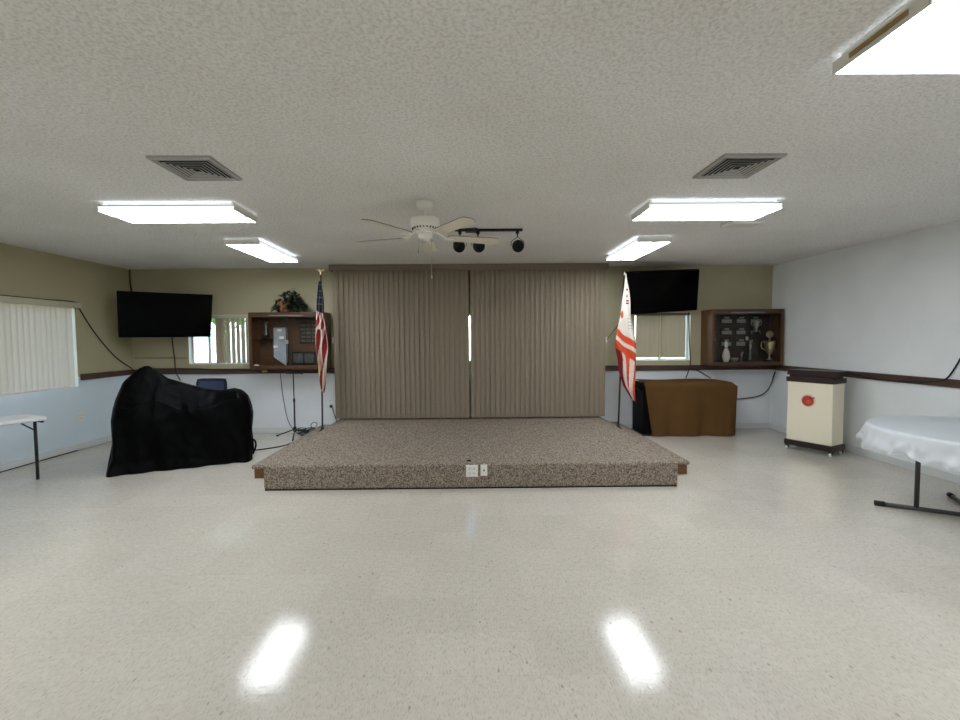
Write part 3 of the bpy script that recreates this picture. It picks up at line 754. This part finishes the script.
MB().lathe([(.035, 0), (.03, .012), (.012, .02), (.05, .05), (.07, .10), (.066, .10), (.02, .04)], n=18).build('bowl', 'plate', o)
cup(4.79, 7.30, 1.60, .80, 'smaller silver cup on the small upper bracket shelf in front of the plaques', mt='silver')
tag(MB().box(4.70, 4.90, 7.24, 7.388, 1.588, 1.60).build('bracket_shelf', 'plaque'), 'small dark shelf holding the upper silver cup in the trophy cabinet', 'shelf')
# plant-side cabinet contents
figure_trophy(-3.32, 7.3, 1.60, .27, 'figure trophy on the small shelf inside the plant-topped cabinet')
tag(MB().box(-3.45, -3.20, 7.2, 7.388, 1.588, 1.60).build('bracket_shelf', 'walnut_dark'), 'small wooden shelf under a figure trophy in the plant-topped cabinet', 'shelf')
o = thing('reflection_panel', (-3.10, 7.30, ZS), 'pale grey panel with white patches standing in for a reflection in the plant-topped cabinet glass', 'board')
m = MB(); m.quadbox([(-3.215, 7.345, 1.765), (-2.985, 7.345, 1.765), (-2.985, 7.31, ZS + .002), (-3.215, 7.325, 1.28)], .012); m.build('board', 'reflection_grey', o, world=True)  # solid panel and its white patches imitate a reflection on the glass
for cx_, cz_ in ((-3.17, 1.45), (-3.07, 1.60), (-3.10, 1.72)):
    MB().box(cx_ - .035, cx_ + .035, 7.300, 7.312, cz_ - .02, cz_ + .02).build('white_patch', 'paper', o, world=True)
MB().box(-3.0, -2.97, 7.30, 7.34, ZS, 1.2).build('foot', 'walnut_dark', o, world=True)
plaque(-2.80, -2.50, 1.50, 1.86, 'large dark plaque with rows of small plates in the plant-topped cabinet', 5, group='plaques in the plant-topped cabinet', style=1)
plaque(-2.94, -2.54, 1.15, 1.36, 'wide dark frame with two pictures low in the plant-topped cabinet', group='plaques in the plant-topped cabinet', style=2)
m = MB()
for k in range(7):
    a = k * .9; m.lathe([(.004, 0), (.018, .01), (.02, .03), (.008, .045)], (-3.43 + .022 * math.cos(a), 7.18 + .02 * math.sin(a), ZS + .004 * (k % 3)), 8)
m.box(-3.46, -3.40, 7.15, 7.21, ZS, ZS + .012); tag(m.build('shell_ornament', 'paper'), 'small white lumpy ornament in the corner of the plant-topped cabinet', 'ornament')

# plant -------------------------------------------------------------
t = thing('potted_plant', (-2.885, 7.20, 2.0), 'bushy dark green plant in a brown pot on top of the wall cabinet', 'plant')
MB().lathe([(.07, 0), (.085, .03), (.10, .12), (.11, .165), (.10, .17), (.09, .13)], (-.05, -.06, 0), 20).build('pot', 'basket', t)
m = MB(); rd = random.Random(4)
def leaf(m, p, d, L, w):
    d = d.normalized(); sd = d.cross(Vector((0, 0, 1)));
    if sd.length < .1: sd = Vector((1, 0, 0))
    sd.normalize(); up = sd.cross(d)
    pts = []
    for i, (a, b) in enumerate(((0, .05), (.3, .9), (.6, 1), (.85, .55), (1, .02))):
        c = p + d * L * a - Vector((0, 0, 1)) * L * .35 * a * a
        pts.append([c - sd * w * b + up * .15 * w * b, c, c + sd * w * b + up * .15 * w * b])
    m.grid(pts)
for k in range(420):
    th = rd.uniform(0, 2 * PI); rr = rd.random() ** .6; px = math.cos(th) * rr * .26 + .02; py = -.02 + math.sin(th) * rr * .13
    top = .31 * (1 - (rr) ** 1.5) + .05
    p = Vector((px, py, rd.uniform(.25, 1) * top + .02))
    leaf(m, p, Vector((px * 3 + rd.uniform(-.5, .5), py * 3 + rd.uniform(-.6, .4), rd.uniform(-.2, .6))), rd.uniform(.06, .11), rd.uniform(.018, .03))
m.build('foliage', 'leaf', t)
m = MB()
for k in range(14):
    th = 2 * PI * k / 14; m.tube(spline([(-.05, -.06, .12), (-.02 + .05 * math.cos(th), -.05 + .04 * math.sin(th), .19), (.16 * math.cos(th), -.02 + .08 * math.sin(th), .17)], 4), .0035, 5)
m.build('stem', 'leaf', t)

# ------------------------------------------------------------------ flags
def flag_cloth(rows, yc, ny, nx, amp, freq, color, mats, name, parent, lean=0):
    zs = [r[0] for r in rows][::-1]; tab = [tuple(r) for r in rows][::-1]
    P = []
    for i in range(ny + 1):
        z = rows[0][0] + (rows[-1][0] - rows[0][0]) * i / ny
        xl, xr = interp(tab, z); row = []
        for j in range(nx + 1):
            u = j / nx; a = amp * min(1, .25 + 1.2 * i / ny)
            yy = yc - .02 + a * math.sin(freq * 2 * PI * u + 2.2 * z) + .4 * a * math.sin(5.1 * u * freq + 7 * z)
            wob = .006 * math.sin(11 * z + 3 * u)
            row.append((xl + (xr - xl) * u + wob * (0 if j in (0,) else 1), yy, z - .04 * u * (i / ny)))
        P.append(row)
    def mi(i, j):
        z = rows[0][0] + (rows[-1][0] - rows[0][0]) * (i + .5) / ny
        return color((j + .5) / nx, z, i, j)
    return MB().grid(P, mi).build(name, mats, parent, world=True)

t = thing('flag', (-2.25, 6.75, .153), 'furled red, white and blue striped flag with gold fringe on a dark pole', 'flag')
MB().tube([(-2.25, 6.75, .153), (-2.21, 6.72, 2.54)], .0125, 10).build('pole', 'pole_wood', t, world=True)
MB().lathe([(.05, .153), (.05, .163), (.028, .18), (.02, .22)], (-2.25, 6.75, 0), 18).build('socket', 'black_metal', t, world=True)
m = MB(); m.lathe([(.014, 2.53), (.018, 2.545), (.012, 2.56), (.016, 2.57), (.010, 2.585)], (-2.21, 6.72, 0), 12)
m.tube([(-2.21, 6.72, 2.57), (-2.212, 6.715, 2.60), (-2.215, 6.70, 2.615)], [.016, .014, .006], 8)
for sd_ in (-1, 1):
    m.grid([[(-2.21 + sd_ * .01, 6.72 + q, 2.572), (-2.21 + sd_ * .01, 6.712 + q, 2.604)] for q in (-.004,)] + [[(-2.21 + sd_ * .04, 6.711, 2.592), (-2.21 + sd_ * .036, 6.703, 2.618)], [(-2.21 + sd_ * .068, 6.716, 2.604), (-2.21 + sd_ * .064, 6.709, 2.617)]])
m.build('eagle_finial', 'gold', t, world=True)
def us(u, z, i, j):
    if z > 1.99 - .03 * u:
        return 2 if (i % 7 == 3 and j % 7 == 3 and z > 2.03) else 0
    if z < 1.62 and (u < .10 or (z < 1.25 and u < .2)): return 3
    if z < .82: return 3
    if z < 1.15 and .42 < u < .56: return 3
    k = math.floor(u * 3.3 + (1.99 - z) * (7.5 if z > 1.72 else 2.2)) 
    return 2 if k % 2 == 0 else 1
flag_cloth([(2.43, -2.222, -2.185), (2.30, -2.24, -2.17), (2.0, -2.265, -2.15), (1.70, -2.278, -2.12), (1.42, -2.285, -2.10), (1.08, -2.268, -2.14), (.90, -2.245, -2.155), (.79, -2.225, -2.175)], 6.68, 120, 44, .035, 2.2, us,
           ['navy', 'flag_red', 'flag_white', 'fringe'], 'cloth', t)
t = thing('flag', (2.31, 6.74, .153), 'white flag with orange bands and small lettering hanging from a dark pole', 'flag')
MB().tube([(2.31, 6.74, .153), (2.37, 6.70, 2.50)], .013, 10).build('pole', 'pole_wood', t, world=True)
MB().lathe([(.05, .153), (.05, .163), (.028, .18), (.02, .22)], (2.31, 6.74, 0), 18).build('socket', 'black_metal', t, world=True)
MB().lathe([(.016, 2.49), (.018, 2.51), (.012, 2.54), (.004, 2.565)], (2.37, 6.70, 0), 12).build('finial', 'silver', t, world=True)
def tang(u, z, i, j):
    D = z + .2 * u
    if D > 1.70:
        if ((u - .16) / .16) ** 2 + ((z - 1.905) / .055) ** 2 < 1: return 1
        if .50 < u < .8 and (2.06 < z < 2.085 or 2.10 < z < 2.12 or (2.16 < z < 2.20 and u < .62)): return 3
        if .45 < u < .7 and 2.26 < z < 2.29: return 3
        if .62 < u < .92 and 1.70 < z < 1.9 and (i // 2) % 2 == 0 and (j * 7 + i // 2) % 5 < 3: return 2
        return 0
    if D > 1.60: return 1
    if D > 1.535: return 0
    if D > 1.40: return 1
    k = u * 4.2 + (1.4 - z) * .9
    if u < .18: return 4
    return 1 if math.floor(k) % 2 == 0 else 0
flag_cloth([(2.515, 2.36, 2.38), (2.30, 2.335, 2.415), (1.90, 2.285, 2.462), (1.64, 2.225, 2.505), (1.47, 2.205, 2.53), (1.40, 2.215, 2.53), (1.25, 2.255, 2.53), (1.03, 2.29, 2.515), (.83, 2.35, 2.51), (.63, 2.47, 2.52)], 6.645, 150, 48, .035, 1.5, tang,
           ['flag_white', 'orange_flag', 'flag_grey', 'flag_dark', 'flag_red'], 'cloth', t)

# ------------------------------------------------------------------ black covered shape
t = thing('draped_cover', (-3.5, 5.6, 0), 'wrinkled black fabric cover draped over a bulky shape below the corner television', 'fabric cover')
Q = Vector((-4.087, 5.11, 0)); D_ = Vector((.92, .39, 0)).normalized(); NN = Vector((-D_.y, D_.x, 0))
uL = [(0, -.135), (.06, -.125), (.18, -.085), (.36, -.07), (.61, -.08), (.85, -.045), (1.11, .035), (1.3, .10)]
uR = [(0, 1.40), (.154, 1.40), (.33, 1.385), (.56, 1.41), (.69, 1.39), (.86, 1.345), (.95, 1.29), (1.3, 1.2)]
HR = [(0, 1.06), (.05, 1.15), (.09, 1.215), (.13, 1.24), (.165, 1.242), (.257, 1.172), (.358, 1.083), (.505, 1.01), (.67, .935), (.79, .90), (.92, .922), (.965, .90), (1, .82)]
HF = [(0, .80), (.1, .80), (.2, .83), (.3, .86), (.38, .82), (.48, .74), (.6, .735), (.72, .76), (.84, .82), (.93, .85), (1, .78)]
P = []; NS, NV = 170, 110
for i in range(NS + 1):
    s = i / NS; hr, hf = interp(HR, s), interp(HF, s); hb = hr - .04
    path = [(-.02, 0), (.0, .12), (.015, hf * .55), (.04, hf * .92), (.075, hf), (.17, (hf + hr) / 2 + .02), (.25, hr - .004), (.33, hr), (.46, hb), (.53, hb * .85), (.56, hb * .4), (.60, 0)]
    pp = spline([(a, b, 0) for a, b in path], 6); e = min(s, 1 - s); sh = 1 - .35 * (1 - min(1, e / .05)) ** 2
    row = []
    for j in range(NV + 1):
        x = j / NV * (len(pp) - 1); k = min(int(x), len(pp) - 2); q = pp[k].lerp(pp[k + 1], x - k)
        nn, z = .28 + (q.x - .28) * sh, max(0, q.y)
        zr = min(1.0, z / hr)
        u = interp(uL, z) * (1 - s) + interp(uR, z) * s
        fold = .016 * math.sin(s * 34 + 2.5 * math.sin(3 * zr)) * (1 - zr) ** 1.2 + .012 * math.sin(s * 15 + z * 7)
        fold += .022 * (.45 - abs(noise.noise(Vector((u * 2.1 + z * 1.5, z * 2.2 - u * 1.6, 1.7))))) * (1 - .5 * zr) + .020 * (.4 - abs(noise.noise(Vector((u * 6 + z * 5, z * 5.5 - u * 3, 4.)))))
        if z < .12 and nn < .3: fold += .02 * (1 - z / .12) * (1 - s)
        side = -1 if nn < .28 else 1
        up = .012 * noise.noise(Vector((u * 4, nn * 6, 9.))) * min(1, z * 2)
        p = Q + D_ * u + NN * (nn + side * fold * min(1, e / .03 + .3)); p.z = max(0.002 if j in (0, NV) else .004, z + up)
        row.append(p)
    P.append(row)
m = MB(); m.grid(P)
for row in (P[0], P[-1]):
    c = sum(row, Vector()) / len(row); base = len(m.v); m.v += [c] + list(row)
    for j in range(len(row) - 1): m.f.append((base, base + 1 + j, base + 2 + j)); m.m.append(0); m.sm.append(True)
m.build('fabric', 'cover', t, world=True)
m = MB(); p = Q + D_ * 1.41 + NN * .18; m.tube(spline([p + Vector((-.03, 0, .25)), p + Vector((.02, 0, .23)), p + Vector((.03, 0, .15)), p + Vector((-.01, .0, .05))], 5), .012, 7); m.build('strap', 'cover', t, world=True)

# chair behind the cover -------------------------------------------
t = thing('stacking_chair', (-4.185, 7.02, 0), 'navy padded chair back rising behind the black cover', 'chair')
m = MB(); P = []
for i in range(9):
    z = .56 + .36 * i / 8; row = []
    for j in range(11):
        a = -1 + 2 * j / 10; wv = .225 * (1 if i < 7 else .99 if i == 7 else .95); row.append((a * wv, .19 + .05 * (z - .5) + .03 * (1 - a * a), z))
    P.append(row)
back = MB().grid(P)
P2 = [[(x_, y_ - .035, z_) for x_, y_, z_ in r][::-1] for r in P]; back.grid(P2)
rim = lambda G: [tuple(p) for p in G[0]] + [tuple(r[-1]) for r in G[1:]] + [tuple(p) for p in G[-1][::-1][1:]] + [tuple(r[0]) for r in G[::-1][1:-1]]
bk = back.build('backrest', 'chair_blue', t)
edge = [Vector((x_, y_ - .018, z_)) for x_, y_, z_ in rim(P)]
MB().tube(edge, .024, 8, closed=True).build('edge_frame', 'navy', bk)
MB().box(-.225, .225, -.25, .18, .43, .49, bev=.02).build('seat', 'chair_blue', t)
for sx in (-1, 1):
    MB().tube([(sx * .21, -.24, 0), (sx * .20, -.2, .44)], .012, 8).build('leg', 'black_metal', t)
    MB().tube([(sx * .21, .27, 0), (sx * .215, .17, .44), (sx * .215, .2, .62)], .012, 8).build('leg', 'black_metal', t)

# mic stand ---------------------------------------------------------
t = thing('microphone_stand', (-2.77, 7.0, 0), 'thin black tripod microphone stand below the plant-topped cabinet', 'microphone stand')
MB().tube([(0, 0, .10), (.0, 0, .60)], .013, 10).build('lower_tube', 'black_metal', t)
MB().tube([(0, 0, .58), (-.005, 0, 1.03)], .009, 10).lathe([(.016, .57), (.018, .6), (.016, .63)], n=12).build('upper_tube', 'black_metal', t)
MB().lathe([(.02, .09), (.028, .11), (.028, .16), (.02, .18)], n=12).build('hub', 'black_metal', t)
for a, b in ((-.33, .10), (.05, -.22), (.24, .18)):
    l = MB().tube([(0, 0, .14), (a, b, .018)], .010, 8).build('leg', 'black_metal', t)
    d = Vector((a, b, 0)).normalized(); MB().tube([(a - d.x * .04, b - d.y * .04, .025), (a + d.x * .01, b + d.y * .01, .012)], .012, 8).build('rubber_tip', 'rubber', l)
MB().tube([(-.12, 0, 1.035), (.10, 0, 1.03)], .010, 8).tube([(.10, 0, 1.03), (.15, 0, 1.035)], [.012, .02], 8).build('clip_bar', 'black_metal', t)

# ------------------------------------------------------------------ brown covered console
t = thing('console_cabinet', (3.45, 7.08, 0), 'black console mostly hidden under the brown blanket', 'cabinet')
MB().box(2.75, 4.15, 6.88, 7.33, .03, .72, bev=.01).build('body', 'black_plastic', t, world=True)
MB().box(2.675, 4.165, 6.86, 7.34, .72, .842, bev=.045).build('top', 'black_plastic', t, world=True)
MB().box(2.70, 4.15, 6.89, 7.34, 0, .03).build('foot', 'black_metal', t, world=True)
m = MB(); P = []; NX, NZ = 70, 46
for i in range(NZ + 1):
    row = []
    for j in range(NX + 1):
        a = j / NX; s = i / NZ * 1.33
        xl, xr = 2.745, 4.19
        if s < .43: y, z = 7.30 - s, .862
        elif s < .50:
            q = (s - .43) / .07 * PI / 2; y, z = 6.87 - .045 * math.sin(q), .862 - .045 * (1 - math.cos(q))
        else: y, z = 6.825, .817 - (s - .50) / .83 * .812
        dr = max(0, (s - .5) / .83)
        xx = xl + (xr - xl) * a
        if a < .08: xx += .115 * dr * (1 - a / .08)
        if dr > 0: y += -.016 - .012 * math.sin(a * 34 + 1.5 * dr) * dr - .026 * math.sin(a * 15 + 1) * dr ** .8 + .006
        z += .006 * math.sin(a * 9 + 2) * (1 if s < .5 else 0) + (.005 * math.sin(a * 20) * dr ** 3)
        if a > .93 and s < .5: z -= .045 * ((a - .93) / .07) ** 2
        row.append((xx, y, max(.003, z)))
    # right-hand drop
    last = row[-1]
    for k in range(1, 5): row.append((last[0] + .012, last[1] + .02 * k * (1 if i > 20 else .0) , last[2] - .05 * k if s < .5 else last[2]))
    P.append(row)
tag(m.grid(P).build('blanket', 'blanket'), 'brown blanket draped over the low console under the window', 'blanket')

# ------------------------------------------------------------------ cream cart with emblem
FL, FR = Vector((4.401, 6.017, 0)), Vector((4.635, 5.55, 0))
ex = (FR - FL).normalized(); ey = Vector((-ex.y, ex.x, 0)); rz = math.atan2(ex.y, ex.x)
W_, Dp = (FR - FL).length + .05, .33
ctr = (FL + FR) / 2 + ey * (Dp / 2 - .01)
t = thing('rolling_cabinet', (ctr.x, ctr.y, 0), 'cream cabinet with dark top and a red-orange emblem, on small casters', 'cabinet', rz)
w2, d2 = W_ / 2, Dp / 2
MB().box(-w2 + .02, w2 - .02, -d2 + .02, d2 - .02, .14, .95, bev=.004).build('body', 'cream', t)
MB().box(-w2, w2, -d2, d2, .065, .14, bev=.006).build('base', 'cart_brown', t)
m = MB(); m.box(-w2 + .005, w2 - .005, -d2 + .005, d2 - .005, .94, 1.005, bev=.005); m.box(-w2 + .035, w2 - .035, -d2 + .035, d2 - .03, 1.005, 1.03); m.box(-w2 + .01, w2 + .01, -d2 + .015, d2 + .02, 1.03, 1.10, bev=.006)
m.build('lid', 'cart_brown', t)
for sx in (-1, 1):
    for sy in (-1, 1):
        px, py = sx * (w2 - .03), sy * (d2 - .03)
        c = MB().box(px - .02, px + .02, py - .018, py + .018, .045, .068, bev=.003).box(px - .016, px - .012, py - .012, py + .012, .02, .05).box(px + .012, px + .016, py - .012, py + .012, .02, .05).build('caster', 'black_metal', t)
        MB().lathe([(.012, -.011), (.026, -.011), (.0265, 0), (.026, .011), (.012, .011)], (px, py, .0268), 18, 0, True, Matrix.Rotation(PI / 2, 3, 'Y')).build('wheel', 'white_plastic', c)
# emblem: halo disc, red-orange fruit-like disc, dark stem
yf = -d2 + .02; ecx, ecz = -.01, .70; Rf = Matrix.Rotation(PI / 2, 3, 'X')
em = MB()
em.lathe([(.086, 0), (.086, .002)], (ecx, yf, ecz), 32, 0, False, Rf)
em.lathe([(.070, .002), (.070, .004)], (ecx - .004, yf, ecz - .004), 32, 1, False, Rf)
em.add([(ecx + .01, yf - .005, ecz + .03), (ecx + .078, yf - .005, ecz + .034), (ecx + .074, yf - .005, ecz + .052), (ecx + .045, yf - .005, ecz + .044), (ecx + .005, yf - .005, ecz + .046)], [(0, 1, 2, 3, 4)], 2)
em.lathe([(.030, .0045), (.030, .005)], (ecx + .004, yf, ecz - .012), 24, 3, False, Rf)
em.build('emblem', ['halo', 'orange', 'flag_dark', mat('emblem_light', (198, 86, 56), .5)], t)

# ------------------------------------------------------------------ round table + cloth
TX, TY = 4.25, 3.5
t = thing('round_table', (TX, TY, 0), 'round folding table on dark tubular feet under the white plastic cloth', 'table')
MB().lathe([(.72, .722), (.755, .728), (.76, .738), (.76, .756), (.752, .762)], n=64).build('tabletop', 'table_white', t)
def legframe(a, b, posts, tip=True):
    l = MB(); l.tube([(a[0], a[1], .022), (b[0], b[1], .022)], .019, 10)
    for px, py in posts: l.tube([(px, py, .022), (px, py, .71)], .0175, 10)
    o = l.build('leg_frame', 'tube_foot', t, world=True)
    d = (Vector(b) - Vector(a)).normalized()
    for e, s in ((a, 1), (b, -1)):
        p = Vector(e); q = p + d * .06 * s
        MB().tube([(p.x - d.x * .01 * s, p.y - d.y * .01 * s, .024), (q.x, q.y, .024)], .0235, 10).build('foot_cap', 'rubber', o, world=True)
legframe((3.72, 3.935), (4.72, 3.36), [(3.955, 3.80), (4.48, 3.498)])
m = MB(); m.tube([(4.606, 4.115, .022), (4.33, 3.61, .022)], .019, 10); o = m.build('brace', 'tube_foot', t, world=True)
MB().tube([(4.612, 4.125, .024), (4.58, 4.07, .024)], .0235, 10).build('foot_cap', 'rubber', o, world=True)
m = MB(); NT = 220; P = []
prof = [(0.001, .748), (.3, .749), (.55, .749), (.70, .749), (.755, .749), (.768, .745), (.775, .733)] + [(.777 + .02 * k / 14, .733 - k / 14) for k in range(1, 15)]
rd = random.Random(2)
for i, (r, z) in enumerate(prof):
    row = []
    for j in range(NT):
        th = 2 * PI * j / NT; k = max(0, i - 6) / 14
        c, s = math.cos(th), math.sin(th)
        hem = .175 + .022 * math.sin(7 * th + 1) + .012 * math.sin(17 * th) + .012 * noise.noise(Vector((c * 6, s * 6, 2)))
        zz = z if k == 0 else .733 - k * hem
        zz += .018
        wr = k * (.020 * math.sin(26 * th + 2 * k) + .014 * math.sin(41 * th + 5 * k) + .035 * noise.noise(Vector((c * 9, s * 9, zz * 14))))
        rr = r + wr + (.012 * k)
        if k == 0 and i > 0: zz += .0012 * noise.noise(Vector((c * r * 9, s * r * 9, 0)))
        row.append((TX + c * rr, TY + s * rr, zz))
    P.append(row)
tag(m.grid(P, wrap=True).build('tablecloth', 'cloth'), 'thin white plastic tablecloth draped over the round table by the white wall', 'tablecloth')

# folding table at the wide window -----------------------------------
C1 = Vector((-4.66, 4.90, 0)); e1 = Vector((-.40, -.92, 0)).normalized(); e2 = Vector((-.92, .40, 0)).normalized()
rz = math.atan2(-e1.y, -e1.x)
c = C1 + e1 * .91 + e2 * .24
t = thing('folding_table', (c.x, c.y, 0), 'white folding table with black legs under the wide blind-covered window', 'table', rz)
MB().box(-.91, .91, -.24, .24, .688, .732, bev=.012).build('tabletop', 'table_white', t)
for sx in (-1, 1):
    o = MB().tube([(sx * .895, 0, 0), (sx * .895, 0, .675)], .0165, 8).tube([(sx * .88, -.2, .675), (sx * .88, .2, .675)], .0145, 8).build('leg_frame', 'black_metal', t)
    MB().tube([(sx * .89, 0, .56), (sx * .74, 0, .69)], .009, 6).build('brace', 'black_metal', o)
MB().box(.30, .40, -.20, -.16, .66, .69, bev=.005).build('latch', 'black_plastic', t)

# ------------------------------------------------------------------ cables
def cable(pts, r, label, mt='cable', n=8, name='cable'):
    return tag(MB().tube(spline(pts, n), r, 6).build(name, mt), label, 'cable')
cable([(XL + .025, 4.2, 2.115), (XL + .025, 5.347, 2.113), (XL + .025, 5.84, 2.113), (XL + .025, 6.36, 2.113), (XL + .015, 6.45, 2.0), (XL + .012, 6.669, 1.70), (XL + .012, 7.024, 1.33), (XL + .04, 7.35, 1.10)], .009, 'dark cable running over the wide blind then slanting down to the rail', 'cable_brown')
cable([(-5.42, 7.38, 1.10), (-4.9, 7.375, 1.096), (-4.5, 7.372, 1.092), (-4.2, 7.365, 1.075), (-3.8, 7.36, 1.07), (-3.45, 7.36, 1.05), (-3.40, 7.35, 1.045)], .009, 'black cable lying along the wooden rail below the half-open blind')
tag(MB().box(-3.43, -3.34, 7.333, 7.371, 1.028, 1.062, bev=.012).build('plug', 'yellow'), 'small yellow plug end on the wooden rail under the cabinet', 'plug')
cable([(-4.92, 7.394, 1.70), (-4.91, 7.39, 1.45), (-4.88, 7.38, 1.25), (-4.86, 7.36, 1.05), (-4.80, 7.38, .9)], .008, 'black cord dropping from the corner television to behind the black cover')
cable([(-5.57, 7.39, 2.74), (-5.56, 7.38, 2.5), (-5.50, 7.36, 2.2)], .012, 'brown cord from the ceiling down to the corner television', 'cable_brown')
tag(MB().box(-5.55, -4.69, YB - .016, YB, 1.268, 1.286, bev=.003).build('cable_raceway', mat('raceway', (140, 131, 108), .6)), 'thin tan cable channel on the wall below the corner television', 'cable channel')
cable([(3.70, 7.38, 1.98), (3.72, 7.385, 1.5), (3.735, 7.37, 1.10), (3.70, 7.35, 1.0), (3.64, 7.33, .87)], .008, 'thin dark cord dropping from the tilted television past the window edge')
cable([(3.74, 7.36, 1.03), (3.85, 7.365, 1.0), (3.98, 7.34, .92), (4.05, 7.30, .87)], .008, 'dark cord slanting from the rail down behind the brown blanket')
cable([(4.15, 7.35, .50), (4.559, 7.38, .507), (4.847, 7.38, .538), (5.0, 7.38, .60), (5.07, 7.34, .72), (5.09, 7.25, .98)], .009, 'black cable curving up the corner from the brown blanket to the rail')
cable([(XR - .04, 6.9, 1.05), (XR - .04, 6.0, 1.06), (XR - .04, 5.70, 1.045), (XR - .04, 5.376, 1.012), (XR - .04, 5.007, 1.022), (XR - .04, 4.73, 1.056), (XR - .03, 4.63, 1.09), (XR - .015, 4.564, 1.209), (XR - .012, 4.50, 1.35), (XR - .012, 4.40, 1.55)], .008, 'black cable sagging along the rail of the white wall then rising')
cable([(-3.13, 7.362, 1.01), (-3.11, 7.33, .9), (-3.07, 7.31, .58), (-3.0, 7.29, .25), (-2.90, 7.24, .10), (-2.80, 7.20, .02), (-2.72, 7.16, .012)], .006, 'thin black microphone cord hanging from the rail beside the stand')
pts = []
for k in range(90):
    a = k * .55; r = .13 + .03 * math.sin(k * 1.7); pts.append((-2.62 + r * 1.0 * math.cos(a) + .03 * math.sin(k * .37), 7.12 + r * .8 * math.sin(a), .012 + .0011 * k + .012 * (1 + math.sin(k * .9))))
pts += [(-2.50, 7.18, .14), (-2.47, 7.15, .20), (-2.52, 7.13, .22), (-2.57, 7.15, .16), (-2.50, 7.2, .08)]
cable(pts, .006, 'tangled coil of black cable on the floor by the striped flag', n=4, name='cable_coil')
cable([(-2.62, 6.97, .010), (-2.66, 6.70, .009), (-2.72, 6.45, .009), (-2.86, 6.30, .009), (-3.06, 6.18, .009), (-3.35, 6.15, .009)], .008, 'black cable on the floor running from the coil to the black cover')
cable([(2.225, 7.05, 1.53), (2.29, 6.95, 1.66), (2.36, 6.80, 1.80)], .005, 'thin cord stretched from the stage blind to the orange and white flag')

# ------------------------------------------------------------------ outdoors
struct('lawn', MB().box(-40, 30, YB + T + .3, 45, -.3, -.2).box(-40, XL - T - .3, -20, YB + T + .3, -.3, -.2), 'lawn')
t = thing('house', (-9.5, 15.5, -.2), 'bright white neighbouring house seen through the half-open blind', 'house')
MB().box(-13.5, -7.0, 14, 18, -.2, 2.7).build('wall', 'stucco', t, world=True)
m = MB(); m.add([(-13.8, 13.6, 2.65), (-6.7, 13.6, 2.65), (-6.7, 18.4, 2.65), (-13.8, 18.4, 2.65), (-13.8, 16, 4.2), (-6.7, 16, 4.2)], [(0, 1, 5, 4), (2, 3, 4, 5), (1, 2, 5), (3, 0, 4), (3, 2, 1, 0)]); m.build('roof', 'roofing', t, world=True)
for xx in (-8.35, -10.6):
    f = MB().box(xx - .45, xx + .45, 13.93, 14.0, .9, 2.0).build('window', 'white_plastic', t, world=True)
    MB().box(xx - .38, xx + .38, 13.915, 13.93, .97, 1.93).build('pane', 'house_glass', f, world=True)
t = thing('tree', (-6.6, 12.0, -.2), 'light green leafy tree outside the half-open blind', 'tree')
MB().tube([(-6.6, 12, -.2), (-6.65, 12, 1.4), (-6.5, 12.1, 2.6)], [.16, .12, .08], 10).build('trunk', 'bark', t, world=True)
m = MB(); rd = random.Random(9)
for k in range(900):
    v = Vector((rd.gauss(0, 1), rd.gauss(0, 1), rd.gauss(0, 1))).normalized() * rd.random() ** .4
    p = Vector((-6.7 + 1.5 * v.x, 12.0 + 1.2 * v.y, 2.9 + 1.15 * v.z)); leaf(m, p, Vector((v.x + rd.uniform(-.5, .5), v.y + rd.uniform(-.5, .5), rd.uniform(-.4, .5))), rd.uniform(.18, .3), rd.uniform(.06, .1))
m.build('crown', 'tree', t, world=True)

# ------------------------------------------------------------------ world, camera
wd = bpy.data.worlds.new('World'); scene.world = wd; wd.use_nodes = True
nt = wd.node_tree; bg = nt.nodes['Background']
sky = nt.nodes.new('ShaderNodeTexSky'); sky.sky_type = 'NISHITA'; sky.sun_disc = False; sky.sun_elevation = math.radians(50); sky.sun_rotation = math.radians(200)
nt.links.new(sky.outputs[0], bg.inputs['Color']); bg.inputs['Strength'].default_value = .9
sd = bpy.data.lights.new('Sun', 'SUN'); sd.energy = 9.0; sd.angle = .01; so = bpy.data.objects.new('Sun', sd); COL.objects.link(so)
so.rotation_euler = (math.radians(42), 0, math.radians(-25)); so.location = (0, -10, 12)

cam = bpy.data.cameras.new('Camera'); co = bpy.data.objects.new('Camera', cam); COL.objects.link(co)
cam.sensor_fit = 'HORIZONTAL'; cam.sensor_width = 36; cam.lens = 441.2 / 960 * 36; cam.shift_x = (480 - 472.6) / 960; cam.clip_start = .05
yaw, pitch, roll = .0099, .0462, .0074
f = Vector((math.sin(yaw) * math.cos(pitch), math.cos(yaw) * math.cos(pitch), -math.sin(pitch)))
r = Vector((math.cos(yaw), -math.sin(yaw), 0)); u = r.cross(f)
r2 = r * math.cos(roll) - u * math.sin(roll); u2 = u * math.cos(roll) + r * math.sin(roll)
Rm = Matrix((r2, u2, -f)).transposed()
co.matrix_world = Matrix.Translation((0, 0, 1.5437)) @ Rm.to_4x4()
scene.camera = co

vs = scene.view_settings
scene.display_settings.display_device = 'sRGB'
vs.view_transform = 'Standard'; vs.look = 'None'; vs.gamma = 1; vs.use_curve_mapping = False; vs.exposure = 0.64
scene.cycles.max_bounces = 10; scene.cycles.diffuse_bounces = 6; scene.cycles.transparent_max_bounces = 12
scene.cycles.caustics_reflective = False; scene.cycles.caustics_refractive = False
